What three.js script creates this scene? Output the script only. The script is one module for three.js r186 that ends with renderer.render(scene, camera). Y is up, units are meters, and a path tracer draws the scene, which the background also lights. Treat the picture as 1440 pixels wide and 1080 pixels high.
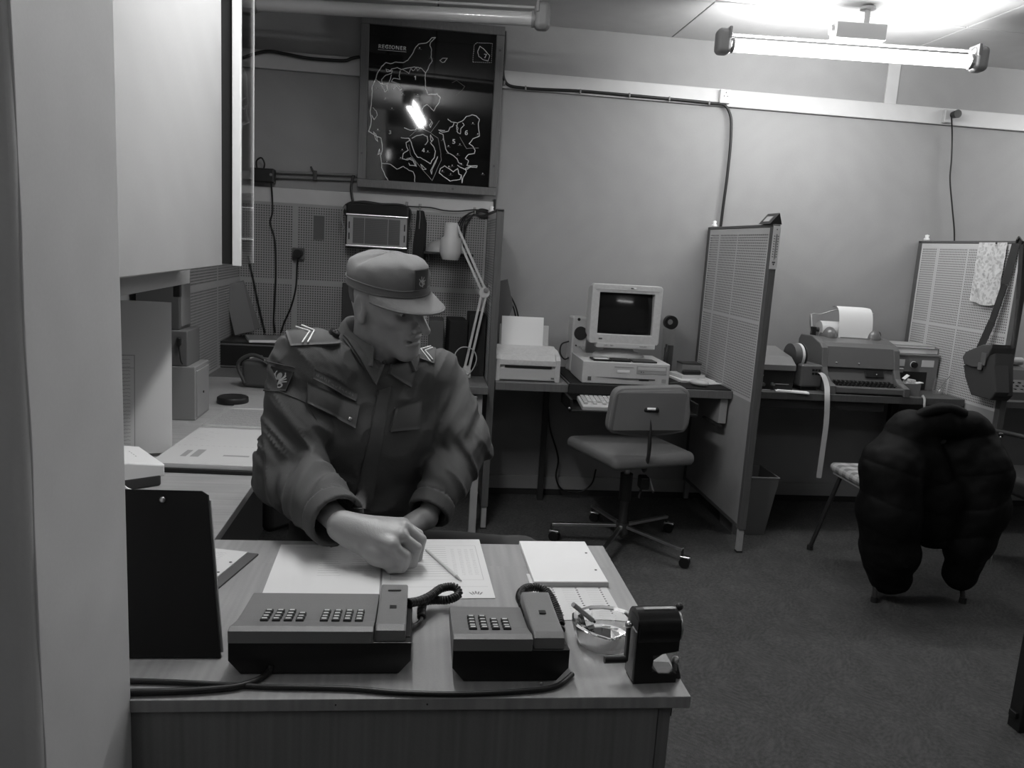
import * as THREE from 'three';
import { RoundedBoxGeometry } from 'three/addons/geometries/RoundedBoxGeometry.js';
import { mergeGeometries, mergeVertices } from 'three/addons/utils/BufferGeometryUtils.js';
import { RectAreaLightUniformsLib } from 'three/addons/lights/RectAreaLightUniformsLib.js';
import { ImprovedNoise } from 'three/addons/math/ImprovedNoise.js';

// ------------------------------------------------------------------ camera, exposure, lamps
const scene = new THREE.Scene();
scene.background = new THREE.Color(0x000000);
const W = 1440, HH = 1080, FPX = 1118.5, EYE = 1.38, PITCH = 9.85, YAW = 6.76, ROLL = 3.436;
const rad = (d) => d * Math.PI / 180;
const camera = new THREE.PerspectiveCamera(2 * Math.atan(HH / 2 / FPX) * 180 / Math.PI, W / HH, 0.05, 40);
const V = (x, y, z) => new THREE.Vector3(x, y, z);
const cp = Math.cos(rad(PITCH)), sp = Math.sin(rad(PITCH)), cyw = Math.cos(rad(YAW)), syw = Math.sin(rad(YAW));
const FWD = V(syw * cp, -sp, -cyw * cp), RT0 = V(cyw, 0, syw), UP0 = V().crossVectors(RT0, FWD);
const RT = RT0.clone().multiplyScalar(Math.cos(rad(ROLL))).addScaledVector(UP0, Math.sin(rad(ROLL)));
const UP = UP0.clone().multiplyScalar(Math.cos(rad(ROLL))).addScaledVector(RT0, -Math.sin(rad(ROLL)));
camera.position.set(0, EYE, 0);
camera.quaternion.setFromRotationMatrix(new THREE.Matrix4().makeBasis(RT, UP, FWD.clone().negate()));
scene.add(camera);
const renderer = new THREE.WebGLRenderer({ antialias: true });
renderer.toneMapping = THREE.LinearToneMapping;
renderer.toneMappingExposure = 1.0;
renderer.shadowMap.enabled = true;
RectAreaLightUniformsLib.init();
const LAMP_BACK = 64, LAMP_DESK = 92, LAMP_ROOM = 10, LAMP_ADDED = 56, LAMP_AISLE = 12;          // radiance of the lit tubes
const TUBE_BACK = [[1.235, 2.302, -3.58], [2.435, 2.302, -3.48]];  // above the two writing bays
const TUBE_DESK = [[-0.16, 2.34, -2.66], [-0.06, 2.34, -1.46]];    // above the sitting soldier, out of the picture (mirrored in the map)
const TUBE_ROOM = [[-0.42, 2.302, -0.10], [-0.46, 2.302, 1.10]];      // further down the room behind the camera

const TUBE_ADDED = [[3.30, 2.302, -3.52], [4.50, 2.302, -3.42]];    // added unseen tube continuing the row, brightens the right wall
const TUBE_AISLE = [[1.35, 2.34, -0.25], [2.55, 2.34, -0.15]];     // in the aisle behind the camera, mirrored in the monitor

// ------------------------------------------------------------------ a pixel of the photograph gives a direction, a plane gives the distance
const EYEV = V(0, EYE, 0);
const ray = (px, py) => FWD.clone().addScaledVector(RT, (px - 720) / FPX).addScaledVector(UP, -(py - 540) / FPX);
const onX = (px, py, x) => { const d = ray(px, py); return EYEV.clone().addScaledVector(d, x / d.x); };
const onY = (px, py, y) => { const d = ray(px, py); return EYEV.clone().addScaledVector(d, (y - EYE) / d.y); };
const onZ = (px, py, z) => { const d = ray(px, py); return EYEV.clone().addScaledVector(d, z / d.z); };

// ------------------------------------------------------------------ helpers
let seed = 7;
const rnd = () => { seed = (seed * 1664525 + 1013904223) % 4294967296; return seed / 4294967296; };
const noise = new ImprovedNoise();
const nz = (x, y, z) => noise.noise(x + 31.7, y + 17.3, z + 53.1);
const clamp = (v, a, b) => Math.max(a, Math.min(b, v));
const mix = (a, b, t) => a + (b - a) * t;
const sstep = (a, b, x) => { const t = clamp((x - a) / (b - a), 0, 1); return t * t * (3 - 2 * t); };
const counts = {};
const numbered = (n) => { counts[n] = (counts[n] || 0) + 1; return counts[n] === 1 ? n : n + '_' + String(counts[n] - 1).padStart(3, '0'); };
function mat(g, rough = 0.6, o = {}) { const m = new THREE.MeshPhysicalMaterial({ roughness: rough, ...o }); m.color.setRGB(g, g, g); return m; }
function thing(name, label, category, pos = [0, 0, 0], turn = 0, group) {
  const o = new THREE.Group(); o.name = numbered(name); o.position.set(...(pos.isVector3 ? [pos.x, pos.y, pos.z] : pos)); o.rotation.y = turn;
  o.userData = { label, category }; if (group) o.userData.group = group; scene.add(o); return o;
}
function part(parent, name, geo, m, pos, rot, label) {
  const o = new THREE.Mesh(geo, m); o.name = name; if (pos) o.position.set(...(pos.isVector3 ? [pos.x, pos.y, pos.z] : pos)); if (rot) o.rotation.set(...rot);
  if (label) o.userData.label = label; o.castShadow = o.receiveShadow = true; parent.add(o); return o;
}
function single(name, label, category, geo, m, pos, rot, group) {
  const o = part(scene, numbered(name), geo, m, pos, rot); o.userData = { label, category }; if (group) o.userData.group = group; return o;
}
function struct(name, geo, m, pos, rot) { const o = part(scene, name, geo, m, pos, rot); o.userData.kind = 'structure'; return o; }
const bx = (w, h, d, r = 0.003, s = 2) => r ? new RoundedBoxGeometry(w, h, d, s, Math.min(r, w / 2.01, h / 2.01, d / 2.01)) : new THREE.BoxGeometry(w, h, d);
const cyl = (r1, r2, h, n = 24, open = false) => new THREE.CylinderGeometry(r1, r2, h, n, 1, open);
const sph = (r, a = 20, b = 14) => new THREE.SphereGeometry(r, a, b);
const tub = (pts, r, n = 0, k = 8, closed = false) => new THREE.TubeGeometry(new THREE.CatmullRomCurve3(pts.map((p) => p.isVector3 ? p : V(...p)), closed, 'centripetal'), n || pts.length * 8, r, k, closed);
const lathe = (pts, n = 32) => new THREE.LatheGeometry(pts.map((p) => new THREE.Vector2(...p)), n);
const shp = (pts) => new THREE.Shape(pts.map((p) => new THREE.Vector2(...p)));
const ext = (pts, depth, bev = 0.002, holes = []) => { const s = pts instanceof THREE.Shape ? pts : shp(pts); for (const h of holes) s.holes.push(new THREE.Path((h.map ? h : h).map((p) => new THREE.Vector2(...p)))); return new THREE.ExtrudeGeometry(s, { depth, bevelEnabled: bev > 0, bevelThickness: bev, bevelSize: bev, bevelSegments: 2, curveSegments: 12 }); };
const ringPts = (cx, cy, r, n = 24, ry = r) => Array.from({ length: n }, (_, i) => [cx + r * Math.cos(i / n * 6.28319), cy - ry * Math.sin(i / n * 6.28319)]);
const rrect = (w, h, r, cx = 0, cy = 0) => { const s = new THREE.Shape(), x = cx - w / 2, y = cy - h / 2; s.moveTo(x + r, y); s.lineTo(x + w - r, y); s.absarc(x + w - r, y + r, r, -Math.PI / 2, 0); s.lineTo(x + w, y + h - r); s.absarc(x + w - r, y + h - r, r, 0, Math.PI / 2); s.lineTo(x + r, y + h); s.absarc(x + r, y + h - r, r, Math.PI / 2, Math.PI); s.lineTo(x, y + r); s.absarc(x + r, y + r, r, Math.PI, Math.PI * 1.5); return s; };
const put = (g, p = [0, 0, 0], r = [0, 0, 0], s = [1, 1, 1]) => g.applyMatrix4(new THREE.Matrix4().compose(V(...(p.isVector3 ? [p.x, p.y, p.z] : p)), new THREE.Quaternion().setFromEuler(new THREE.Euler(...r)), V(...s)));
const mg = (list) => mergeGeometries(list.map((g) => { const c = g.index ? g.toNonIndexed() : g; for (const k of Object.keys(c.attributes)) if (!['position', 'normal', 'uv'].includes(k)) c.deleteAttribute(k); return c; }));
const rod = (a, b, r, n = 10) => { a = a.isVector3 ? a : V(...a); b = b.isVector3 ? b : V(...b); const d = b.clone().sub(a), g = cyl(r, r, d.length(), n); g.applyQuaternion(new THREE.Quaternion().setFromUnitVectors(V(0, 1, 0), d.clone().normalize())); g.translate(...a.clone().add(b).multiplyScalar(0.5).toArray()); return g; };
const bar = (a, b, w, h) => { a = a.isVector3 ? a : V(...a); b = b.isVector3 ? b : V(...b); const d = b.clone().sub(a), g = bx(w, h, d.length(), Math.min(w, h) * 0.15, 1); const z = d.clone().normalize(), x = V().crossVectors(V(0, 1, 0), z); if (x.lengthSq() < 1e-4) x.set(1, 0, 0); x.normalize(); const y = V().crossVectors(z, x); g.applyMatrix4(new THREE.Matrix4().makeBasis(x, y, z)); g.translate(...a.clone().add(b).multiplyScalar(0.5).toArray()); return g; };
const metreUV = (g, s = 1) => {   // box-mapped uv in metres
  if (g.index) g = g.toNonIndexed(); const p = g.attributes.position, n = g.attributes.normal, uv = new Float32Array(p.count * 2);
  for (let i = 0; i < p.count; i++) { const ax = Math.abs(n.getX(i)), ay = Math.abs(n.getY(i)), az = Math.abs(n.getZ(i)); let u, v; if (ay >= ax && ay >= az) { u = p.getX(i); v = p.getZ(i); } else if (ax >= az) { u = p.getZ(i); v = p.getY(i); } else { u = p.getX(i); v = p.getY(i); } uv[2 * i] = u * s; uv[2 * i + 1] = v * s; }
  g.setAttribute('uv', new THREE.BufferAttribute(uv, 2)); return g;
};
// ------------------------------------------------------------------ textures
function canvasTex(w, h, draw, srgb = true) { const c = document.createElement('canvas'); c.width = w; c.height = h; draw(c.getContext('2d'), w, h); const t = new THREE.CanvasTexture(c); if (srgb) t.colorSpace = THREE.SRGBColorSpace; t.wrapS = t.wrapT = THREE.RepeatWrapping; t.anisotropy = 8; return t; }
function dataTex(n, fn, srgb = true) { const d = new Uint8Array(n * n * 4); for (let j = 0; j < n; j++) for (let i = 0; i < n; i++) { const v = clamp(fn(i / n, j / n) * 255, 0, 255), k = (j * n + i) * 4; d[k] = d[k + 1] = d[k + 2] = v; d[k + 3] = 255; } const t = new THREE.DataTexture(d, n, n); t.magFilter = THREE.LinearFilter; t.minFilter = THREE.LinearMipmapLinearFilter; t.generateMipmaps = true; t.wrapS = t.wrapT = THREE.RepeatWrapping; if (srgb) t.colorSpace = THREE.SRGBColorSpace; t.needsUpdate = true; return t; }
// seamless noise on the unit square
const tnoise = (u, v, f, s = 0) => { const R = f / 6.28319; return nz(Math.cos(u * 6.28319) * R + s, Math.sin(u * 6.28319) * R + Math.cos(v * 6.28319) * R, Math.sin(v * 6.28319) * R - s); };
const rep = (t, u, v = u) => { const c = t.clone(); c.repeat.set(u, v); c.needsUpdate = true; return c; };
const texCarpet = dataTex(512, (u, v) => 0.80 + 0.30 * (rnd() - 0.5) + 0.14 * tnoise(u, v, 40) + 0.07 * tnoise(u, v, 6, 4));
const texCarpetBump = dataTex(256, () => rnd(), false);
const texPaint = dataTex(512, (u, v) => 0.955 + 0.02 * tnoise(u, v, 5) + 0.02 * tnoise(u, v, 19, 9) + 0.012 * (rnd() - 0.5));
const texPaintBump = dataTex(512, (u, v) => 0.5 + 0.25 * tnoise(u, v, 24) + 0.25 * tnoise(u, v, 90, 3), false);
const texGrain = dataTex(512, (u, v) => 0.90 + 0.07 * tnoise(u, v * 0.04, 90) + 0.05 * tnoise(u, v * 0.12, 30, 5) + 0.03 * (rnd() - 0.5));   // grain along v
const texWeave = dataTex(256, (u, v) => 0.5 + 0.25 * Math.sin(u * 6.28319 * 48) * Math.sin(v * 6.28319 * 48) + 0.25 * (rnd() - 0.5), false);
const texSpeck = dataTex(256, (u, v) => 0.93 + 0.12 * (rnd() - 0.5) + 0.04 * tnoise(u, v, 12));

const M = {
  wall: mat(0.35, 0.75, { map: rep(texPaint, 0.6), bumpMap: rep(texPaintBump, 0.9), bumpScale: 0.0003 }),
  wallTrim: mat(0.62, 0.5, { map: rep(texPaint, 0.8) }),
  ceil: mat(0.58, 0.85, { map: rep(texPaint, 0.7), bumpMap: rep(texPaintBump, 1.5), bumpScale: 0.0006 }),
  pillar: mat(0.76, 0.42, { map: rep(texPaint, 0.8), bumpMap: rep(texPaintBump, 0.8), bumpScale: 0.0002 }),
  carpet: mat(0.125, 0.97, { map: rep(texCarpet, 2.2), bumpMap: rep(texCarpetBump, 3.2), bumpScale: 0.003 }),
  skirt: mat(0.03, 0.7),
  desk: mat(0.42, 0.36, { map: rep(texGrain, 1.3) }), deskX: null,
  wood: mat(0.135, 0.55, { map: rep(texGrain, 3, 2) }),
  woodDesk: mat(0.17, 0.45, { map: rep(texGrain, 2, 1.5) }),
  woodFrame: mat(0.19, 0.5, { map: rep(texGrain, 4, 2) }),
  white: mat(0.78, 0.45), paper: mat(0.80, 0.8), cream: mat(0.64, 0.45, { map: rep(texSpeck, 6) }), creamDark: mat(0.36, 0.5),
  black: mat(0.012, 0.4), blackMatt: mat(0.012, 0.8), rubber: mat(0.02, 0.55), cable: mat(0.012, 0.45), cableGrey: mat(0.2, 0.5), cableWhite: mat(0.6, 0.5),
  dark: mat(0.035, 0.45), grey: mat(0.2, 0.5), midGrey: mat(0.11, 0.45), pale: mat(0.42, 0.5),
  chrome: mat(0.8, 0.28, { metalness: 1 }), steel: mat(0.5, 0.35, { metalness: 1 }), darkSteel: mat(0.1, 0.35, { metalness: 0.7 }),
  phone: mat(0.19, 0.42), phoneBase: mat(0.012, 0.35), key: mat(0.02, 0.35),
  glass: mat(1, 0.02, { transmission: 1, thickness: 0.01, ior: 1.5 }), pane: mat(0.9, 0.03, { transmission: 1, thickness: 0, ior: 1.5 }),
  plasticClear: mat(0.92, 0.08, { transmission: 0.95, thickness: 0 }),
};
M.deskX = M.desk.clone(); M.deskX.map = rep(texGrain, 1.3); M.deskX.map.rotation = Math.PI / 2;
M.phone.bumpMap = rep(texCarpetBump, 6); M.phone.bumpScale = 0.0003;
// print on paper: faint ruled lines, blocks and illegible marks
function printTex(w, h, base, draw) { return canvasTex(w, h, (c) => { c.fillStyle = `rgb(${base},${base},${base})`; c.fillRect(0, 0, w, h); draw(c, w, h); }); }
const scribble = (c, x, y, len, hgt, shade = 70, wt = 1) => { c.strokeStyle = `rgb(${shade},${shade},${shade})`; c.lineWidth = wt; c.beginPath(); c.moveTo(x, y); for (let k = 0; k < len; k += 2.2) c.lineTo(x + k, y + (rnd() - 0.5) * hgt); c.stroke(); };
const paperMat = (t) => { const m = mat(1, 0.85); m.map = t; m.color.setRGB(0.86, 0.86, 0.86); return m; };
// pegboard: real round holes cut by the alpha map, every 12.5 mm, with blank strips where the boards join
function pegTex(w, h, vs, hs) { const k = 10, nx = Math.round(w / 0.0125), ny = Math.round(h / 0.0125); return canvasTex(nx * k, ny * k, (c) => { c.fillStyle = '#fff'; c.fillRect(0, 0, nx * k, ny * k); c.fillStyle = '#000'; for (let j = 1; j < ny - 1; j++) for (let i = 1; i < nx - 1; i++) { const u = (i + 0.5) / nx * w, v = (j + 0.5) / ny * h; if (vs.some((q) => Math.abs(u - q) < 0.009) || hs.some((q) => Math.abs(v - q) < 0.009)) continue; c.beginPath(); c.arc((i + 0.5) * k, (j + 0.5) * k, k * 0.29, 0, 7); c.fill(); } }, false); }
const pegMat = (tone, tex) => { const m = mat(tone, 0.6); m.alphaMap = tex; m.alphaTest = 0.5; return m; };
// ------------------------------------------------------------------ the room
const XL = -0.97, XR = 5.3, ZB = -4.30, ZF = 2.8, YC = 2.50;
struct('floor', put(metreUV(bx(XR - XL + 0.4, 0.1, ZF - ZB + 0.4, 0)), [(XL + XR) / 2, -0.05, (ZB + ZF) / 2]), M.carpet);
struct('wall_back', metreUV(put(bx(XR - XL + 0.4, YC + 0.2, 0.15, 0), [(XL + XR) / 2, YC / 2, ZB - 0.075])), M.wall);
struct('wall_left', metreUV(put(bx(0.15, YC + 0.2, ZF - ZB + 0.2, 0), [XL - 0.075, YC / 2, (ZB + ZF) / 2])), M.wall);
struct('wall_right', metreUV(put(bx(0.15, YC + 0.2, ZF - ZB + 0.2, 0), [XR + 0.075, YC / 2, (ZB + ZF) / 2])), M.wall);
struct('wall_front', metreUV(put(bx(XR - XL + 0.4, YC + 0.2, 0.15, 0), [(XL + XR) / 2, YC / 2, ZF + 0.075])), M.wall);
{ // ceiling: slab with screwed-on boards, a narrow open joint between them
  const c = struct('ceiling', put(bx(XR - XL + 0.4, 0.1, ZF - ZB + 0.4, 0), [(XL + XR) / 2, YC + 0.066, (ZB + ZF) / 2]), mat(0.1, 0.9));
  const xs = [XL, 0.02, 1.24, 2.46, 3.68, XR], zs = [ZB, -3.68, -2.46, -1.24, -0.02, 1.2, ZF];
  for (let i = 0; i < xs.length - 1; i++) for (let j = 0; j < zs.length - 1; j++) {
    const w = xs[i + 1] - xs[i] - 0.006, d = zs[j + 1] - zs[j] - 0.006;
    const o = part(c, 'ceiling_board', metreUV(put(bx(w, 0.012, d, 0.003, 1), [0, 0, 0])), M.ceil, [(xs[i] + xs[i + 1]) / 2, YC + 0.006, (zs[j] + zs[j + 1]) / 2]);
    if (i === 2 && j === 1) { o.rotation.z = -0.006; o.position.y += 0.006; }
  }
}
{ // plastered pillar at the left, its long side runs into the depth
  const s = rrect(0.66, 0.27, 0.014, XL + 0.26, 0.935), g = new THREE.ExtrudeGeometry(s, { depth: YC + 0.02, bevelEnabled: false, steps: 1, curveSegments: 10 });
  put(g, [0, -0.01, 0], [-Math.PI / 2, 0, 0]);
  const p = struct('pillar', metreUV(g), M.pillar);
  const seam = []; for (let i = 0; i <= 40; i++) seam.push(V(-0.3805 + 0.0005 * Math.sin(i * 2.1), i / 40 * (YC - 0.02) + 0.01, -0.812 + 0.0015 * Math.sin(i * 1.3)));
  part(p, 'plaster_seam', tub(seam, 0.0016, 160, 5), M.pillar);
}
struct('baseboard_back', metreUV(put(bx(XR - XL, 0.075, 0.018, 0.003), [(XL + XR) / 2, 0.0725, ZB + 0.009])), mat(0.34, 0.5));
struct('trim_3', put(bx(XR - XL, 0.035, 0.012, 0.002), [(XL + XR) / 2, 0.0175, ZB + 0.006]), M.skirt);
struct('trim_1', metreUV(put(bx(XR - XL, 0.087, 0.022, 0.004), [(XL + XR) / 2, 2.2185, ZB + 0.011])), M.wallTrim);
struct('trim_2', metreUV(put(bx(0.352 - XL, 0.076, 0.022, 0.004), [(XL + 0.352) / 2, 1.563, ZB + 0.011])), M.wallTrim);
struct('trim_4', metreUV(put(bx(0.068, YC - 2.262, 0.012, 0.002), [onZ(1253, 125, ZB).x, (YC + 2.262) / 2, ZB + 0.006])), M.wallTrim);
struct('trim_5', put(bx(0.012, 0.10, 0.024, 0.002), [0.358, 1.565, ZB + 0.012]), M.black);

// ------------------------------------------------------------------ fluorescent lamps
const glow = mat(0.9, 0.3); glow.emissive.setRGB(1, 1, 1); glow.emissiveIntensity = 3;
const tubeOff = mat(0.5, 0.25, { clearcoat: 0.5 });
const capMat = mat(0.22, 0.5), boxMat = mat(0.45, 0.5);
function tubeLamp(label, [a, b], lit, power) {
  const A = V(...a), B = V(...b), d = B.clone().sub(A), L = d.length(), c = A.clone().add(B).multiplyScalar(0.5);
  const g = thing('fluorescent_lamp', label, 'ceiling lamp', c, Math.atan2(-d.z, d.x), 'fluorescent lamps under the ceiling');
  part(g, 'tube', put(cyl(0.028, 0.028, L - 0.1, 28), [0, 0, 0], [0, 0, Math.PI / 2]), lit ? glow : tubeOff);
  part(g, 'tube_rail', put(cyl(0.006, 0.006, L - 0.08, 12), [0, 0.045, 0], [0, 0, Math.PI / 2]), boxMat);
  for (const s of [-1, 1]) {
    const e = part(g, 'end_cap', put(bx(0.068, 0.108, 0.075, 0.024, 4), [s * (L / 2 - 0.03), 0.012, 0]), capMat);
    part(e, 'clamp', put(bx(0.014, 0.05, 0.082, 0.004), [s * (L / 2 - 0.05), 0.045, 0]), capMat);
    part(e, 'end_ring', put(cyl(0.033, 0.033, 0.012, 24), [s * (L / 2 - 0.068), 0, 0], [0, 0, Math.PI / 2]), capMat);
  }
  const bxs = lit ? 0.02 : -0.12;
  const k = part(g, 'ballast_box', put(bx(0.225, 0.068, 0.07, 0.006), [bxs, 0.088, 0]), boxMat);
  part(k, 'conduit_ring', put(cyl(0.02, 0.02, 0.018, 18), [bxs - 0.118, 0.09, 0], [0, 0, Math.PI / 2]), boxMat);
  part(g, 'stem', put(cyl(0.012, 0.012, YC - c.y - 0.12, 14), [bxs + 0.03, (YC - c.y + 0.12) / 2, 0]), boxMat);
  part(g, 'ceiling_plate', put(cyl(0.03, 0.034, 0.012, 20), [bxs + 0.03, YC - c.y - 0.008, 0]), boxMat);
  if (lit) for (const q of [0, 1, 2, 3]) {
    const l = new THREE.RectAreaLight(0xffffff, power, L - 0.12, 0.036); l.name = 'tube_light';
    const an = q * Math.PI / 2; l.position.set(0, Math.sin(an) * 0.0315, Math.cos(an) * 0.0315); l.rotation.x = Math.PI - an; l.castShadow = true; g.add(l);
  }
  return g;
}
tubeLamp('lit fluorescent tube with grey end caps hanging above the teleprinter bay', TUBE_BACK, true, LAMP_BACK);
tubeLamp('dark unlit fluorescent tube under the ceiling in front of the framed map', [[-0.80, 2.305, -3.64], [0.475, 2.305, -3.46]], false, 0);
tubeLamp('lit fluorescent tube hanging over the sitting soldier and his desk', TUBE_DESK, true, LAMP_DESK);
tubeLamp('lit fluorescent tube beside the pillar on the room side of the desk', TUBE_ROOM, true, LAMP_ROOM);
tubeLamp('added unseen fluorescent tube that brightens the far right bay', TUBE_ADDED, true, LAMP_ADDED);
tubeLamp('lit fluorescent tube across the carpeted aisle in front of the bays', TUBE_AISLE, true, LAMP_AISLE);

// ------------------------------------------------------------------ framed map on the back wall
const ZM = ZB + 0.045;
{
  const TL = onZ(508, 30, ZM), BR = onZ(696, 276.5, ZM), x0 = TL.x, x1 = BR.x + 0.005, y0 = BR.y + 0.002, y1 = 2.462, w = x1 - x0, h = y1 - y0, f = 0.042;
  const g = thing('framed_map', 'black glossy map of regions with white coastlines in a wooden frame', 'map', [(x0 + x1) / 2, y0, ZM]);
  const inw = w - 2 * f, inh = h - 2 * f, cw = 1400, ch = Math.round(1400 * inh / inw);
  const tex = canvasTex(cw, ch, (c) => {
    c.fillStyle = 'rgb(26,26,26)'; c.fillRect(0, 0, cw, ch); c.lineCap = c.lineJoin = 'round';
    const m = (px, py) => { const P = onZ(px, py, ZM); return [(P.x - x0 - f) / inw * cw, (y1 - f - P.y) / inh * ch]; };
    const S = 220 / 1440, A = (p) => m(500 + p[0] * S, 20 + p[1] * S), B = (p) => m(500 + p[0] * S, 150 + p[1] * S);
    const line = (T, s, wd = 9, col = 'rgb(238,238,238)', dash = []) => { const q = s.trim().split(/\s+/).map((t) => T(t.split(',').map(Number))); c.strokeStyle = col; c.lineWidth = wd < 9 ? wd * 1.5 : wd; c.setLineDash(dash); c.beginPath(); q.forEach((p, i) => { if (!i) c.moveTo(...p); else { const o = q[i - 1], n = 3; for (let k = 1; k <= n; k++) { const t = k / n, j = k < n ? 5 : 0; c.lineTo(mix(o[0], p[0], t) + (rnd() - 0.5) * j, mix(o[1], p[1], t) + (rnd() - 0.5) * j); } } }); c.stroke(); c.setLineDash([]); };
    const soft = 'rgb(205,205,205)';
    line(A, '735,215 705,215 680,245 650,265 580,275 550,310 520,370 480,425 440,445 370,440 320,455 280,445 240,480 200,545 185,600 155,660 150,740 145,830 135,890 145,960 140,1020 120,1080');
    line(B, '120,225 150,245 190,270 235,290 245,350 245,410 230,450 240,520 240,560 270,630 300,680');
    line(A, '735,215 690,260 685,290 700,330 695,390 705,430 680,470 665,510 645,540 640,590 645,680 665,740 750,735 780,770 770,810 730,870 720,890 690,860 660,830 630,850 610,880 625,930 615,985');
    line(A, '645,540 610,500 580,490 540,485 480,495 420,510 385,490 330,505 320,520 280,505 290,530 340,520 330,545 280,560 240,600 245,640 300,640 320,600 330,560', 5);
    line(A, '410,520 400,570 410,600 350,590 330,620 400,640 430,680 410,700 380,660 350,690', 5); line(A, '190,600 230,640 260,690 270,715 295,700 290,650', 5);
    line(A, '430,505 470,530 490,545 510,500 530,520 560,490 570,520 600,490', 5, soft);
    line(A, '775,425 800,405 845,405 820,440 800,445 775,425', 5); line(A, '890,630 930,610 1005,665 975,705 930,745', 4, 'rgb(110,110,110)');
    line(A, '1080,440 1090,290 1115,262 1260,270 1250,445 1080,440', 4, soft, [10, 12]); line(A, '1145,295 1125,340 1135,390 1180,420 1220,430 1235,380 1190,330 1145,295', 5);
    line(B, '850,115 880,140 940,150 985,130 1020,90 1070,75 1110,85 1140,115 1130,160 1135,220 1140,270 1080,295 1045,340 1080,365 1100,400 1095,430 1040,440 1010,475 1040,500 1025,540 1060,545 1120,545 1115,560 1060,555 1020,580 970,560 940,540');
    line(B, '905,150 895,180 870,190 855,225 800,235 765,215 820,220'); line(B, '770,240 805,255 815,320 830,390 850,425 900,450 935,480 945,510 975,530');
    line(B, '940,150 930,200 940,240 965,250 970,200 1000,170 985,150', 5); line(B, '925,170 945,200 930,230', 5, soft);
    line(B, '780,570 820,545 860,570 900,600 940,570 950,620 975,630 960,670 870,685 820,650 770,610 780,570'); line(B, '975,630 980,700 990,650 1020,600 1010,570 1060,550');
    line(B, '520,290 570,265 620,255 660,275 665,320 640,350'); line(B, '690,330 720,370 735,410 725,470 700,500 690,525 665,510 600,470 570,465 545,430 530,390 515,340 500,300 490,290');
    line(B, '690,260 715,300 700,325 690,300 690,260', 5);
    line(B, '450,195 500,215 550,215 575,180'); line(B, '420,285 450,290 490,290 500,310 465,330 470,370 485,400 440,430 430,480 480,490 500,480 530,500 555,545 500,540 490,520'); line(B, '470,480 510,470 550,510 560,550', 5);
    line(B, '240,520 320,530 380,575 440,550 490,585 530,600 545,640 545,690', 5); line(B, '755,460 740,510 705,580 700,620 690,590 720,530 755,460', 5); line(B, '600,530 650,575 620,580 600,530', 5); line(B, '685,115 710,150 690,190 680,170 700,140', 5);
    line(B, '500,270 560,220 610,200 690,240 770,130', 4, 'rgb(165,165,165)'); line(B, '690,240 760,290 780,400 790,490 705,680 600,560 510,450 490,350', 4, 'rgb(165,165,165)'); line(B, '960,280 1000,350 1020,385 1130,380', 4, 'rgb(165,165,165)');
    line(B, '165,230 190,260 205,320 185,300 165,230', 5); line(B, '220,390 205,440 225,430 220,390', 5); line(A, '160,860 190,890 200,930 170,970 150,930', 5);
    c.fillStyle = 'rgb(225,225,225)';
    for (const [T, list] of [[A, '590,310 435,730 570,740 278,775 335,865 195,680 695,395'], [B, '205,210 625,190 430,395 415,470 288,505 665,410 805,300 855,360 960,345 1080,150 940,435 800,590 875,620 890,540 860,550 975,525 1170,615 1125,250 850,420']]) for (const s of list.split(' ')) { const [x, y] = T(s.split(',').map(Number)); c.beginPath(); c.arc(x, y, 7, 0, 7); c.fill(); scribble(c, x - 20, y + 14, 46, 3, 150, 3); }
    c.fillStyle = 'rgb(245,245,245)'; const txt = (s, T, p, z) => { c.font = `bold ${z}px sans-serif`; const [x, y] = T(p); c.fillText(s, x - z * 0.28, y + z * 0.36); };
    txt('7', A, [1195, 385], 62); txt('1', A, [550, 585], 62); txt('6', B, [1020, 240], 70); txt('5', B, [905, 320], 70); txt('4', B, [625, 400], 62); txt('3', B, [318, 235], 54); 
    { const [xa, ya] = A([207, 310]), [xb] = A([468, 320]); c.save(); c.font = 'bold 56px sans-serif'; const s = (xb - xa) / c.measureText('REGIONER').width; c.translate(xa, ya); c.scale(s, 1); c.fillText('REGIONER', 0, 0); c.restore(); c.fillRect(xa, ya + 14, xb - xa, 6); }
  });
  const mp = mat(1, 0.05); mp.map = tex; mp.color.setRGB(0.9, 0.9, 0.9);
  part(g, 'map_sheet', new THREE.PlaneGeometry(inw, inh), mp, [0, h / 2, 0], null, 'black sheet with white coastlines, region numbers and place names');
  part(g, 'backing', bx(w - 0.01, h - 0.01, 0.012, 0), M.blackMatt, [0, h / 2, -0.008]);
  for (const [pw, ph, x, y] of [[w, f, 0, f / 2], [w, f, 0, h - f / 2], [f, h - 2 * f, -w / 2 + f / 2, h / 2], [f, h - 2 * f, w / 2 - f / 2, h / 2]]) part(g, 'frame_bar', metreUV(bx(pw, ph, 0.032, 0.004)), M.woodFrame, [x, y, 0.002]);
  for (const [x, y] of [[w / 2 - 0.021, h * 0.86], [w / 2 - 0.021, h * 0.18], [-w / 2 + 0.021, h * 0.2], [0.13, 0.021]]) part(g, 'screw', put(cyl(0.006, 0.006, 0.004, 12), [x, y, 0.019], [Math.PI / 2, 0, 0]), M.darkSteel);
}
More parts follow.
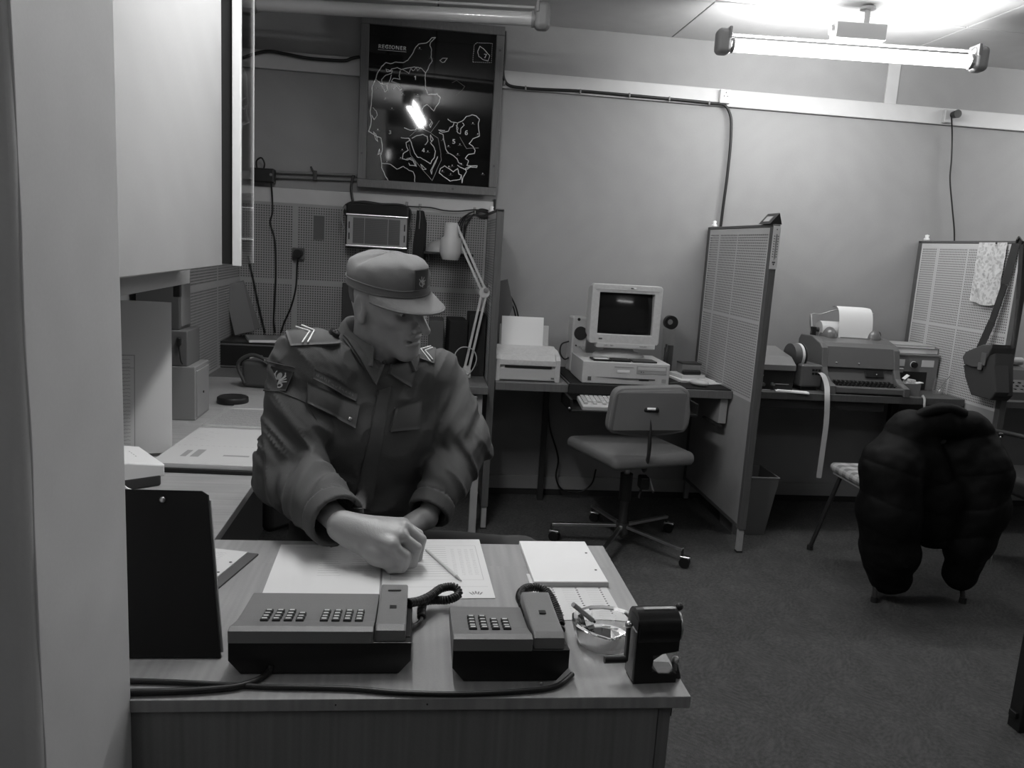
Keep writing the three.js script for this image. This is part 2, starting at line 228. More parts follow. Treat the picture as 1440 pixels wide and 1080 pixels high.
// ------------------------------------------------------------------ cables, sockets and small things on the back wall
const zc = ZB + 0.03;
const pxTube = (list, z, r, n) => tub(list.map((p) => onZ(p[0], p[1], p[2] ?? z)), r, n);
{
  const c = thing('wall_cable', 'thick black cable clipped along the rail, dropping behind the thermometer partition', 'cable');
  part(c, 'cable', pxTube([[710, 44], [709, 80], [708, 108], [714, 119], [739, 124], [815, 128], [885, 134], [940, 139], [1000, 145], [1019, 148], [1027, 162], [1028, 190], [1023, 245], [1017, 290], [1012, 330]], zc, 0.008, 120), M.cable);
  for (const p of [[739, 124], [816, 128.5], [885, 134], [941, 139], [997, 145], [709, 117]]) part(c, 'cable_clip', put(bx(0.009, 0.022, 0.02, 0.003), onZ(p[0], p[1], zc)), M.grey);
  const s = thing('wall_socket', 'white switch box on the rail where the black cable turns down', 'socket', onZ(1019, 136, ZB + 0.034));
  part(s, 'box', bx(0.058, 0.07, 0.034, 0.006), M.white); for (const [x, y] of [[-0.009, 0], [0.009, 0], [0, 0.018]]) part(s, 'pin_hole', put(cyl(0.0035, 0.0035, 0.002, 10), [x, y, 0.0175], [Math.PI / 2, 0, 0]), M.black);
  const s2 = thing('wall_socket', 'pale socket on the rail with a black plug and thin cord', 'socket', onZ(1333, 164, ZB + 0.034));
  part(s2, 'box', bx(0.055, 0.07, 0.03, 0.006), M.pale); const pl = part(s2, 'plug', put(cyl(0.022, 0.018, 0.045, 16), [0.018, 0.008, 0.035], [Math.PI / 2, 0, 0]), M.black); pl.userData.label = 'round black plug';
  single('hanging_cord', 'thin black cord hanging from the plug to the bag partition', 'cord', pxTube([[1338, 163, ZB + 0.09], [1339, 190], [1338, 225], [1336, 250], [1339, 290], [1342, 325], [1342, 345]], ZB + 0.05, 0.004, 60), M.cable);
  single('bay_cable', 'black cable sagging over the rail beside the framed map', 'cable', pxTube([[340, 82], [360, 75], [378, 72], [400, 75.5], [428, 81], [458, 84], [487, 85], [495, 82], [506, 80]], zc + 0.012, 0.008, 70), M.cable);
  const pb = thing('power_box', 'small black power box with loose wires on the wall above the pegboard', 'power box', onZ(370, 247, ZB + 0.05));
  part(pb, 'box', bx(0.12, 0.07, 0.07, 0.008), M.black); part(pb, 'wire', tub([[-0.03, 0.03, 0], [-0.03, 0.07, 0.01], [-0.005, 0.085, 0.02], [0.01, 0.06, 0.02], [0.005, 0.03, 0.01]], 0.004), M.cable); part(pb, 'knob', put(cyl(0.007, 0.007, 0.006, 12), [0.045, 0.005, 0.037], [Math.PI / 2, 0, 0]), M.grey);
  for (const [k, dy] of [[0, 0], [1, 7]]) single('wall_conduit', k ? 'lower of two thin horizontal pipes running under the map' : 'upper of two thin horizontal pipes running under the map', 'pipe', pxTube([[360, 241 + dy], [440, 244 + dy], [505, 246.5 + dy]], ZB + 0.02, 0.007, 12), mat(0.2, 0.5));
  const cl = single('conduit_clamp', 'small dark clamp holding the two pipes below the map', 'clamp', mg([put(bx(0.02, 0.05, 0.02, 0.003), onZ(443, 247, ZB + 0.028)), put(bx(0.01, 0.03, 0.012, 0.002), onZ(439, 238, ZB + 0.02), [0, 0, 0.5])]), M.dark); cl.castShadow = true;
}
// ------------------------------------------------------------------ pegboards of the left bay
const PEG_Z = ZB + 0.03;
function pegboard(name, w, h, vs, hs, tone, pos, rotY) {
  const o = part(scene, name, new THREE.PlaneGeometry(w, h), pegMat(tone, pegTex(w, h, vs, hs)), pos, [0, rotY, 0]); o.userData.kind = 'structure';
  part(o, 'backing_board', bx(w, h, 0.004, 0), M.wood, [0, 0, -0.022]);  // dark wood tone deepens the shade seen through the peg holes
  return o;
}
pegboard('wall_back_pegboard', 1.29, 0.80, [0.30, 0.62, 0.95], [0.0, 0.40], 0.36, [XL + 0.005 + 0.645, 1.127, PEG_Z], 0);
pegboard('wall_left_pegboard', 1.30, 0.80, [0.40, 0.85], [0.40], 0.36, [XL + 0.03, 1.127, ZB + 0.034 + 0.65], Math.PI / 2);
{ // things fixed on the pegboard
  const zp = PEG_Z + 0.003;
  single('card', 'blank grey card pinned on the pegboard beside the radio', 'card', put(bx(0.055, 0.12, 0.002, 0.0005, 1), onZ(448.5, 320, zp + 0.002)), mat(0.13, 0.7));
  const s = thing('round_socket', 'black round socket with plug on the pegboard', 'socket', onZ(420, 357, zp));
  part(s, 'plate', bx(0.062, 0.062, 0.016, 0.005), mat(0.1, 0.5), [0, 0, 0.008]); part(s, 'plug', put(cyl(0.021, 0.023, 0.04, 20), [0.001, 0.003, 0.034], [Math.PI / 2, 0, 0]), M.black);
  const cords = [['cord dropping from the black power box over the pegboard', [[381, 254, zp + 0.05], [383, 280], [383, 300], [380, 312], [386, 335], [388, 380], [386, 430], [385, 452], [387, 468]]], ['cord hanging from the round black socket', [[419, 364, zp + 0.045], [418, 372], [416, 405], [409, 432], [399, 455], [395, 468]]], ['straight black cord slanting down beside the glass sheet', [[349, 360], [356, 392], [364, 430], [373, 468]]]];
  for (const [l, p] of cords) single('hanging_cord', l, 'cord', pxTube(p, zp + 0.014, 0.0045, 60), M.cable);
  // hooks, straps and the wire along the lower rail
  const hk = (px, py, l) => { const P = onZ(px, py, ZB + 0.03); const t = thing('wall_hook', l, 'hook', P); part(t, 'hook', tub([[0, 0.025, -0.006], [0, 0.012, 0.01], [0, -0.008, 0.022], [0, -0.004, 0.034], [0, 0.008, 0.036]], 0.003), M.pale); part(t, 'plate', bx(0.012, 0.03, 0.004, 0.001), M.darkSteel, [0, 0.012, -0.007]); };
  hk(572, 291, 'metal hook on the rail above the right edge of the radio'); hk(590.5, 294, 'metal hook holding the black straps'); hk(667.5, 299, 'metal hook holding the bundle of black cables');
  single('rail_wire', 'thin black wire strung along the hooks above the radio', 'wire', pxTube([[496, 284], [512, 283], [540, 287], [572, 290], [591, 291], [606, 292], [625, 296], [645, 297], [668, 295], [690, 297]], ZB + 0.045, 0.0035, 80), M.cable);
  const st = thing('strap_bundle', 'black straps hanging from a hook between radio and lamp', 'strap', onZ(590.5, 297, ZB + 0.06));
  const sh = ext([[-0.012, 0.0], [0.012, 0], [0.016, -0.09], [0.021, -0.17], [0.024, -0.3], [-0.03, -0.3], [-0.026, -0.17], [-0.016, -0.09]], 0.02, 0.004); part(st, 'strap', sh, M.blackMatt, [0, 0, -0.012]);
  part(st, 'chain', tub([[0, 0, 0.016], [0.002, -0.03, 0.019], [0, -0.075, 0.018], [0, -0.09, 0.016]], 0.0022), M.grey); part(st, 'strap', put(ext([[0.01, 0.0], [0.02, 0], [0.036, -0.06], [0.034, -0.28], [0.026, -0.28]], 0.008, 0.002)), M.blackMatt, [0, 0, -0.014]);
  single('cord_with_beads', 'pale knotted cord hanging beside the radio', 'cord', pxTube([[572, 293], [576, 300], [576, 315], [578, 328], [576, 338]], ZB + 0.055, 0.003, 30), mat(0.14, 0.7));
  const cb = thing('cable_bundle', 'coiled bundle of thin black cables on the hook by the lamp', 'cable');
  for (const [a, b, c] of [[0, 0, 0], [3, -2, 0.01], [-3, 2, 0.02], [6, 3, 0.005]]) part(cb, 'cable', pxTube([[668 + a * 0.3, 297], [655 + a, 303 + b], [648 + a, 313], [643 + a * 1.5, 330 + b]], ZB + 0.05 + c, 0.0035, 30), M.cable);
  for (const b of [0, 3, 5]) part(cb, 'cable', pxTube([[668, 298 + b * 0.6], [676, 294 + b * 0.8], [686, 296 + b], [689, 299 + b], [677, 303 + b * 0.4], [667, 300]], ZB + 0.05, 0.0035, 40), M.cable);
  part(cb, 'cable', pxTube([[664, 302], [655, 318], [653, 335], [652, 352]], ZB + 0.05, 0.004, 30), M.cable);
  single('thick_cord', 'thick cord coming down from under the map onto the radio', 'cord', pxTube([[497, 246], [494, 262], [495, 276], [498, 290]], ZB + 0.05, 0.007, 30), M.dark);
}
{ // portable radio hung on the lower rail
  const P = onZ(530, 327, ZB + 0.13), g = thing('portable_radio', 'portable radio with silver grille and bright chrome strips, hanging on the rail', 'radio', [P.x, P.y - 0.085, P.z]);
  const w = 0.315, h = 0.225; part(g, 'case', bx(w, h, 0.085, 0.012, 3), mat(0.02, 0.6), [0, h / 2, -0.045]);
  part(g, 'front_panel', bx(w - 0.014, 0.15, 0.006, 0.002), mat(0.34, 0.4), [0, 0.09, 0.0]);
  for (const y of [0.013, 0.168]) part(g, 'chrome_strip', put(cyl(0.0065, 0.0065, w - 0.006, 20), [0, 0, 0], [0, 0, Math.PI / 2]), mat(0.95, 0.22, { metalness: 1 }), [0, y, 0.004]);
  for (const [x, ww] of [[-0.092, 0.056], [-0.003, 0.115], [0.087, 0.058]]) { const gr = part(g, 'speaker_grille', bx(ww, 0.128, 0.004, 0.001), mat(0.11, 0.6), [x, 0.09, 0.004]); for (let i = 0; i < 14; i++) part(gr, 'grille_bar', bx(ww - 0.004, 0.0035, 0.003, 0), mat(0.14, 0.5), [0, -0.058 + i * 0.009, 0.003]); }
  for (const s of [-1, 1]) for (const y of [0.06, 0.115]) part(g, 'slot', bx(0.006, 0.034, 0.004, 0.001), M.black, [s * 0.139, y, 0.004]);
  part(g, 'top_mesh', bx(w - 0.02, 0.045, 0.01, 0.002), mat(0.03, 0.8, { bumpMap: rep(texCarpetBump, 3), bumpScale: 0.003 }), [0, 0.198, 0.0]);
  part(g, 'handle', tub([[-w / 2, 0.16, -0.03], [-w / 2 - 0.012, 0.2, -0.03], [-w / 2 + 0.02, 0.226, -0.03], [0, 0.228, -0.03], [w / 2 - 0.02, 0.226, -0.03], [w / 2 + 0.008, 0.2, -0.03], [w / 2, 0.16, -0.03]], 0.006), M.black);
  part(g, 'carry_strap', tub([[-w / 2 - 0.004, 0.21, -0.01], [-w / 2 - 0.02, 0.17, 0.0], [-w / 2 - 0.018, 0.12, 0.0], [-w / 2 - 0.004, 0.09, 0.0]], 0.004), M.grey);
}
// ------------------------------------------------------------------ partitions between the bays
const pegLight = 0.6;
function partition(x, zF, label, feetTone = 0.42) {
  const dz = zF - ZB - 0.01, zm = (zF + ZB + 0.01) / 2, g = thing('partition', label, 'partition', [x, 0, zm], 0, 'pegboard partitions between the bays');
  const t = 0.034, ft = 0.034, y0 = 0.115, y1 = 1.54, ym = 0.727;
  for (const s of [-1, 1]) {
    const pw = dz - 2 * ft, ph = y1 - 0.012 - ym, o = part(g, 'pegboard', new THREE.PlaneGeometry(pw, ph), pegMat(pegLight, pegTex(pw, ph, [pw * 0.2, pw * 0.52], [ph * 0.02, ph * 0.54])), [s * (t / 2 - 0.002), ym + ph / 2, 0], [0, s * Math.PI / 2, 0]);
    part(g, 'lower_board', metreUV(bx(0.006, ym - y0, pw, 0)), mat(0.40, 0.55, { map: rep(texPaint, 1) }), [s * (t / 2 - 0.005), (ym + y0) / 2, 0]);
  }
  part(g, 'core', bx(0.004, y1 - y0 - 0.02, dz - 2 * ft, 0), M.woodDesk, [0, (y0 + y1) / 2, 0]);
  for (const s of [-1, 1]) {
    part(g, 'post', metreUV(bx(t, y1 - y0, ft, 0.003)), M.wood, [0, (y0 + y1) / 2, s * (dz / 2 - ft / 2)]);
    const f = part(g, 'foot', bx(0.026, 0.14, 0.026, 0.003), mat(feetTone, 0.45), [0, 0.07, s * (dz / 2 - 0.02)]); part(f, 'glide', bx(0.03, 0.008, 0.03, 0.002), M.rubber, [0, -0.066, 0]);
  }
  part(g, 'top_rail', metreUV(bx(t, 0.014, dz, 0.003)), M.wood, [0, y1 - 0.004, 0]);
  part(g, 'bottom_rail', metreUV(bx(t, 0.02, dz - 2 * ft, 0.003)), M.wood, [0, y0 + 0.01, 0]);
  part(g, 'cap_knob', put(lathe([[0, 0], [0.016, 0], [0.016, 0.012], [0.009, 0.02], [0.012, 0.032], [0, 0.036]], 16), [0, y1 + 0.002, -dz / 2 + 0.045]), M.white);
  return g;
}
partition(0.34, -3.712, 'pegboard partition with wooden posts between the desk lamp and the printer');
partition(1.552, -3.457, 'pegboard partition with a thermometer on its post');
const zRF = onX(1430, 450, 2.78).z;
partition(2.785, zRF, 'pegboard partition with a cloth and shoulder bag hung on it');
// ------------------------------------------------------------------ desks
const DT = 0.73;
{
  const d = thing('front_desk', 'light laminate desk with two telephones, soldier resting his fist on it', 'desk', [0, 0, 0]);
  part(d, 'desk_top', metreUV(put(bx(0.424 + 0.965, 0.019, 0.604, 0.0015), [(0.424 - 0.965) / 2, DT - 0.0095, -1.358])), M.desk);
  part(d, 'front_panel', metreUV(put(bx(0.378 + 0.95, 0.60, 0.018, 0.001), [(0.378 - 0.95) / 2, DT - 0.019 - 0.30, -1.074])), M.woodPanel = mat(0.30, 0.5, { map: rep(texGrain, 1.6, 0.9) }));
  part(d, 'side_panel', metreUV(put(bx(0.02, DT - 0.022, 0.57, 0.002), [0.392, (DT - 0.022) / 2, -1.36])), M.woodPanel);
  part(d, 'side_panel', metreUV(put(bx(0.02, DT - 0.022, 0.57, 0.002), [-0.95, (DT - 0.022) / 2, -1.36])), M.woodPanel);
  part(d, 'hinge', put(bx(0.004, 0.014, 0.01, 0.001), [0.4035, DT - 0.04, -1.085]), M.black);
  for (const x of [-0.1, 0.03]) part(d, 'screw_cap', put(cyl(0.0013, 0.0013, 0.001, 8), [x, DT - 0.009, -1.0557], [Math.PI / 2, 0, 0]), M.dark);
  const l = thing('left_desk', 'laminate side desk along the left wall with binder and papers', 'desk');
  part(l, 'desk_top', metreUV(put(bx(0.965 - 0.418, 0.022, 1.94, 0.002), [-0.6915, DT - 0.011, -2.634])), M.deskX);
  part(l, 'desk_leg', put(bx(0.04, DT - 0.022, 0.04, 0.002), [-0.45, (DT - 0.022) / 2, -1.72]), M.dark);
  part(l, 'desk_leg', put(bx(0.04, DT - 0.022, 0.04, 0.002), [-0.45, (DT - 0.022) / 2, -3.5]), M.dark);
  part(l, 'modesty_panel', put(bx(0.016, 0.5, 1.8, 0), [-0.62, 0.42, -2.65]), M.dark);
  const b = thing('lamp_desk', 'wooden desk behind the soldier with the white lamp clamped on it', 'desk');
  part(b, 'desk_top', metreUV(put(bx(0.318 + 0.965, 0.036, 0.68, 0.003), [(0.318 - 0.965) / 2, DT - 0.018, -3.945])), M.woodDesk);
  part(b, 'desk_leg', put(bx(0.035, DT - 0.036, 0.035, 0.002), [0.28, (DT - 0.036) / 2, -3.66]), M.pale);
  part(b, 'under_box', put(bx(0.05, 0.11, 0.06, 0.004), [0.245, DT - 0.1, -3.64]), mat(0.3, 0.5));
}
// ------------------------------------------------------------------ telephones on the front desk (their dials face the soldier)
function coil(pts, r, wire, turns, seg = 700) {   // helical cord along a curve
  const c = new THREE.CatmullRomCurve3(pts.map((p) => V(...p)), false, 'centripetal'), fr = c.computeFrenetFrames(seg), out = [];
  for (let i = 0; i <= seg; i++) { const p = c.getPointAt(i / seg), a = i / seg * turns * 6.28319; out.push(p.addScaledVector(fr.normals[i], Math.cos(a) * r).addScaledVector(fr.binormals[i], Math.sin(a) * r)); }
  return new THREE.TubeGeometry(new THREE.CatmullRomCurve3(out), seg * 2, wire, 5);
}
function deskPhone(label, x0, x1, zn, depth, keysX0, hx, hw, groups, wedge, hup = 0) {
  const w = x1 - x0, g = thing('desk_telephone', label, 'telephone', [(x0 + x1) / 2, DT, zn], 0);
  const ch = 0.017, hB = 0.051;   // black tub with chamfered lower corners
  const bs = put(ext([[-w / 2 + ch, 0.003], [w / 2 - ch, 0.003], [w / 2, ch + 0.006], [w / 2, hB], [-w / 2, hB], [-w / 2, ch + 0.006]], depth, 0.001), [0, 0, -depth]); { const p = bs.attributes.position; for (let i = 0; i < p.count; i++) if (p.getY(i) > 0.035) p.setY(i, p.getY(i) - 0.021 * clamp(-p.getZ(i) / depth, 0, 1)); bs.computeVertexNormals(); } part(g, 'base', bs, M.phoneBase);
  const bw = hx - 0.004 - x0;     // grey key housing beside the cradle
  const prof = [[0, hB], [0, 0.067], [0.012, 0.0685], [0.03, 0.063], [0.055, 0.056], [0.09, 0.051], [0.13, 0.047], [depth - 0.005, 0.043], [depth, 0.04], [depth, 0.034], [0.1, 0.034], [0.02, hB]];
  const hous = ext(prof.map(([z, y]) => [z, y]), bw, 0.0015); put(hous, [0, 0, 0], [0, Math.PI / 2, 0]);   // profile z -> -z
  part(g, 'key_housing', put(hous, [-w / 2, 0.0015, 0]), M.phone);
  const topAt = (z) => { for (let i = 1; i < 8; i++) if (z <= prof[i + 1][0]) { const a = prof[i], b = prof[i + 1]; return mix(a[1], b[1], (z - a[0]) / (b[0] - a[0])); } return 0.043; };
  const slope = Math.atan2(0.008, 0.075), kg = bx(0.0125, 0.007, 0.0095, 0.0015, 1), lg = bx(0.0075, 0.0006, 0.0035, 0);
  for (const [gx, nx, z0, nzr, skip] of groups) for (let i = 0; i < nx; i++) for (let j = 0; j < nzr; j++) {
    if (skip && skip(i, j)) continue;
    const z = z0 + j * 0.0135, k = part(g, 'key', kg, M.key, [gx - (x0 + x1) / 2 + i * 0.0178, topAt(z) + 0.004, -z], [-slope, 0, 0]); part(k, 'key_legend', lg, M.white, [0, 0.0038, 0]);
  }
  part(g, 'name_strip', bx(bw * 0.45, 0.001, 0.006, 0), M.dark, [-w / 2 + bw * 0.55, topAt(depth - 0.016) + 0.002, -(depth - 0.016)], [-0.06, 0, 0]);
  // handset lying along the side, thick at both ends
  const h = part(g, 'handset', put(ext([[0.004, 0.046], [0.005, 0.058], [0.014, 0.062], [0.05, 0.0585], [depth * 0.62, 0.052 + hup * 0.5], [depth + 0.004, 0.046 + hup], [depth + 0.012, 0.038 + hup], [depth + 0.006, 0.022], [depth - 0.04, 0.022], [depth - 0.05, 0.034], [0.06, 0.041], [0.048, 0.042]], hw - 0.006, 0.003), [0, 0, 0], [0, Math.PI / 2, 0]), M.phone, [hx - (x0 + x1) / 2 + 0.003, 0.008, -0.004]);
  part(h, 'badge', bx(0.011, 0.0012, 0.012, 0), M.black, [hw * 0.45, 0.0585 + hup * 0.35, -0.085], [-0.06, 0, 0]); if (wedge) part(h, 'slots', bx(0.022, 0.0012, 0.005, 0), M.dark, [hw * 0.45, 0.0525, -depth + 0.025], [-0.08, 0, 0]);
  part(g, 'cradle', bx(x1 - hx - 0.002, 0.006, depth * 0.9, 0.001), M.phoneBase, [(hx + x1) / 2 - (x0 + x1) / 2, 0.039, -depth / 2 - 0.01], [-0.115, 0, 0]);
  return g;
}
const noKey = (i, j) => i === 3 && j === 3;
const ph1 = deskPhone('long desk telephone with two key fields and coiled cord', -0.263, 0.003, -1.122, 0.185, 0, -0.051, 0.046, [[-0.222, 4, 0.052, 4, noKey], [-0.132, 4, 0.052, 4]], true);
const ph2 = deskPhone('shorter desk telephone with one key field and pale row of keys', 0.067, 0.242, -1.10, 0.16, 0, 0.188, 0.048, [[0.098, 4, 0.045, 5, (i, j) => i > 1 && j > 3]], false, 0.01);
const inv = (g, p) => [p.x - g.position.x, p.y - g.position.y, p.z - g.position.z];
{
  const at = (g, l) => l.map(([px, py, y]) => inv(g, onY(px, py, y)));
  part(ph1, 'coiled_cord', coil(at(ph1, [[574, 848, 0.775], [590, 845, 0.765], [605, 838, 0.762], [622, 827, 0.765], [640, 826, 0.765], [645, 835, 0.757], [632, 843, 0.752], [610, 844, 0.747], [597, 846, 0.748], [593, 856, 0.745], [593, 868, 0.742]]), 0.0055, 0.0026, 62, 900), M.cable);
  part(ph1, 'cord_end', tub(at(ph1, [[593, 867, 0.742], [591, 874, 0.739], [584, 879, 0.738], [575, 882, 0.745]]), 0.004, 24), M.cable);
  part(ph2, 'coiled_cord', coil(at(ph2, [[741, 868, 0.775], [735, 850, 0.77], [731, 838, 0.768], [738, 828, 0.768], [752, 826, 0.765], [766, 830, 0.762], [777, 845, 0.757], [784, 862, 0.75], [789, 880, 0.744]]), 0.0055, 0.0026, 52, 800), M.cable);
  part(ph2, 'cord_end', put(cyl(0.006, 0.006, 0.024, 12), inv(ph2, onY(790, 885, 0.745)), [1.2, 0, 0.2]), M.cable);
  part(ph2, 'stud', sph(0.0028), M.chrome, inv(ph2, onY(761, 961, 0.734)));
  single('phone_line', 'black line cord running from the shorter telephone along the desk edge', 'cord', tub([[805, 948], [788, 962], [770, 968], [720, 973], [640, 976], [560, 974], [500, 969], [440, 967], [380, 966], [300, 962], [240, 959], [170, 957]].map(([x, y]) => onY(x, y, DT + 0.0045)), 0.004, 120), M.cable);
  single('phone_line', 'thick black cable running from the long telephone to the pillar', 'cord', tub([[382, 935, 0.745], [380, 942, 0.738], [372, 950], [358, 958], [335, 965], [300, 969], [250, 972], [160, 974]].map(([x, y, h]) => onY(x, y, h || DT + 0.0055)), 0.005, 80), M.cable);
}
// ------------------------------------------------------------------ papers, pad and pencil
const sheet = (w, h, t = 0.0006) => { const g = bx(w, t, h, 0); return g; };   // uv: top face of a box reads u=x, v=-z
function paper(name, label, tex, c, w, h, turn, y = DT, t = 0.0007) { const g = thing(name, label, 'paper', [c.x, y, c.z], turn); part(g, 'sheet', put(bx(w, t, h, 0), [0, t / 2, 0]), M.paper); const p = part(g, 'print', new THREE.PlaneGeometry(w * 0.998, h * 0.998), paperMat(tex), [0, t + 0.0001, 0], [-Math.PI / 2, 0, 0]); return g; }
const mid = (a, b) => a.clone().add(b).multiplyScalar(0.5);
const texList = printTex(400, 566, 235, (c) => { for (const [x, n] of [[170, 12], [290, 10]]) for (let i = 0; i < n; i++) scribble(c, x, 60 + i * 22 + (x > 200 ? 0 : 0), 60 + 30 * rnd(), 4, 120); scribble(c, 60, 30, 90, 5, 140); });
const texForm = printTex(400, 566, 232, (c) => { c.strokeStyle = 'rgb(150,150,150)'; c.lineWidth = 1.5; for (let i = 0; i < 14; i++) { c.beginPath(); c.moveTo(30, 90 + i * 22); c.lineTo(250, 90 + i * 22); c.stroke(); } for (const x of [270, 300, 325, 350]) for (let i = 0; i < 22; i++) scribble(c, x, 110 + i * 12, 14, 5, 150); c.strokeRect(30, 70, 345, 340); c.beginPath(); c.moveTo(20, 470); c.lineTo(385, 470); c.stroke(); scribble(c, 30, 40, 160, 5, 140); c.fillStyle = 'rgb(140,140,140)'; for (let i = -2; i <= 2; i++) { c.beginPath(); c.ellipse(335 + i * 9, 520 + Math.abs(i) * 4, 3, 13, i * 0.25, 0, 7); c.fill(); } });
const texCal = printTex(440, 400, 228, (c) => { for (let k = 0; k < 3; k++) { for (let i = 0; i < 13; i++) { scribble(c, 30 + k * 140, 140 + i * 19, 70, 4, 165); c.fillStyle = 'rgb(60,60,60)'; c.fillRect(112 + k * 138, 132 + i * 19, 9 + 4 * rnd(), 7); } } });
paper('paper_list', 'printed list on white paper under the soldier\'s sleeve', texList, V(-0.166, 0, -1.49), 0.21, 0.297, 0.03);
{ const P = V(0.047, 0, -1.53); const g = paper('paper_form', 'printed form with a crest lying under the pencil', texForm, P, 0.21, 0.297, 0.035, DT + 0.0006); }
{
  const g = thing('note_pad', 'blank white note pad with two punched holes on the desk corner', 'note pad', [0.309, DT + 0.0016, -1.548], 0.02);
  part(g, 'pad_block', bx(0.148, 0.009, 0.215, 0.001, 1), M.paper, [0, 0.0045, 0]); for (const z of [-0.04, 0.05]) part(g, 'punch_hole', put(cyl(0.0028, 0.0028, 0.0004, 12), [0.062, 0.0092, z]), M.dark); part(g, 'gummed_edge', bx(0.148, 0.0094, 0.004, 0), M.pale, [0, 0.0047, 0.1085]);
  paper('calendar_sheet', 'printed sheet with three columns of numbers under the note pad', texCal, V(0.307, 0, -1.40), 0.15, 0.20, 0.02, DT, 0.0012);
}
{
  const a = onY(600, 772, DT + 0.006), b = onY(648, 815, DT + 0.006), d = b.clone().sub(a), g = thing('pencil', 'pale wooden pencil lying across the form', 'pencil', mid(a, b), Math.atan2(d.x, d.z)); const L = d.length();
  part(g, 'shaft', put(cyl(0.0036, 0.0036, L - 0.02, 6), [0, -0.0015, -0.01], [Math.PI / 2, 0, 0]), mat(0.6, 0.4)); part(g, 'sharpened_tip', put(cyl(0.001, 0.0036, 0.02, 12), [0, -0.0015, L / 2 - 0.01], [Math.PI / 2, 0, 0]), mat(0.4, 0.6)); part(g, 'lead', put(cyl(0.0003, 0.0011, 0.006, 10), [0, -0.0015, L / 2 + 0.002], [Math.PI / 2, 0, 0]), M.black);
}
{ // open ring folder behind the black board
  const g = thing('paper_folder', 'grey folder with a punched printed sheet beside the black board', 'folder', [-0.404, DT, -1.486], -0.235);
  part(g, 'cover', bx(0.14, 0.004, 0.22, 0.001), mat(0.09, 0.5), [0, 0.002, 0]); const t = printTex(256, 360, 225, (c) => { for (let i = 0; i < 22; i++) scribble(c, 30, 30 + i * 14, 150, 4, 150); });
  const p = part(g, 'sheet', bx(0.12, 0.002, 0.215, 0), M.paper, [-0.012, 0.005, 0]); part(p, 'print', new THREE.PlaneGeometry(0.119, 0.214), paperMat(t), [0, 0.0012, 0], [-Math.PI / 2, 0, 0]); for (const z of [-0.05, 0.0, 0.05]) part(p, 'punch_hole', cyl(0.003, 0.003, 0.0004, 10), M.dark, [0.052, 0.0014, z]);
}
{ // black board standing on the desk
  const BL = onY(180, 928, DT), BR = onY(309, 927, DT), TR = onZ(284, 686, -1.262); const s = [[-0.075, 0], [0.101, 0], [0.062, 0.245], [0.052, 0.251], [-0.10, 0.251], [-0.11, 0.24]];
  const g = thing('standing_board', 'black upright board with a small stud standing beside the pillar', 'board', [BR.x - 0.101, DT, BR.z]); const t = -Math.atan2(0.09, 0.24);
  part(g, 'board', put(ext(s, 0.005, 0.001), [0, 0.001, -0.006], [t, 0, 0]), mat(0.007, 0.9)); part(g, 'stud', put(sph(0.005), [-0.005, 0.225, 0.0015 - 0.083], [0, 0, 0], [1, 1, 0.6]), M.steel);
  part(g, 'paper_block', put(ext([[-0.07, 0.004], [0.1035, 0.004], [0.0655, 0.235], [-0.1, 0.235]], 0.006, 0), [0, 0.001, -0.0125], [t, 0, 0]), mat(0.25, 0.7)); part(g, 'strut', bar([-0.02, 0.19, -0.085], [-0.02, 0.004, -0.155], 0.03, 0.004), M.black);
}
// ------------------------------------------------------------------ glass ashtray with a pen, pencil sharpener
{
  const P = onY(851, 893, DT + 0.012), g = thing('ashtray', 'clear faceted glass ashtray beside the pencil sharpener', 'ashtray', [P.x, DT, P.z], 0.3);
  const n = 16, gl = lathe([[0, 0.008], [0.034, 0.008], [0.040, 0.012], [0.048, 0.036], [0.055, 0.040], [0.058, 0.037], [0.052, 0.012], [0.047, 0.001], [0.04, 0.0], [0, 0.0]], n); const p = gl.attributes.position;
  for (let i = 0; i < p.count; i++) { const x = p.getX(i), y = p.getY(i), z = p.getZ(i), a = Math.atan2(z, x); if (y > 0.03) p.setY(i, y - 0.007 * Math.pow(Math.max(0, Math.cos(a * 3)), 10)); const k = 1 + 0.09 * Math.pow(Math.abs(Math.cos(a * 1.5)), 8) * (y / 0.04); p.setX(i, x * k); p.setZ(i, z * k); }
  const flat = gl.toNonIndexed(); flat.computeVertexNormals(); part(g, 'bowl', flat, M.glass);
  const a = onY(806, 850, DT + 0.062), b = onY(833, 872, DT + 0.022), k = thing('pen', 'short pale pen leaning on the glass ashtray rim', 'pen'); part(k, 'barrel', rod(a, b, 0.0042, 12), mat(0.35, 0.35)); part(k, 'tip', rod(b, b.clone().addScaledVector(b.clone().sub(a).normalize(), 0.008), 0.0022), M.black);
}
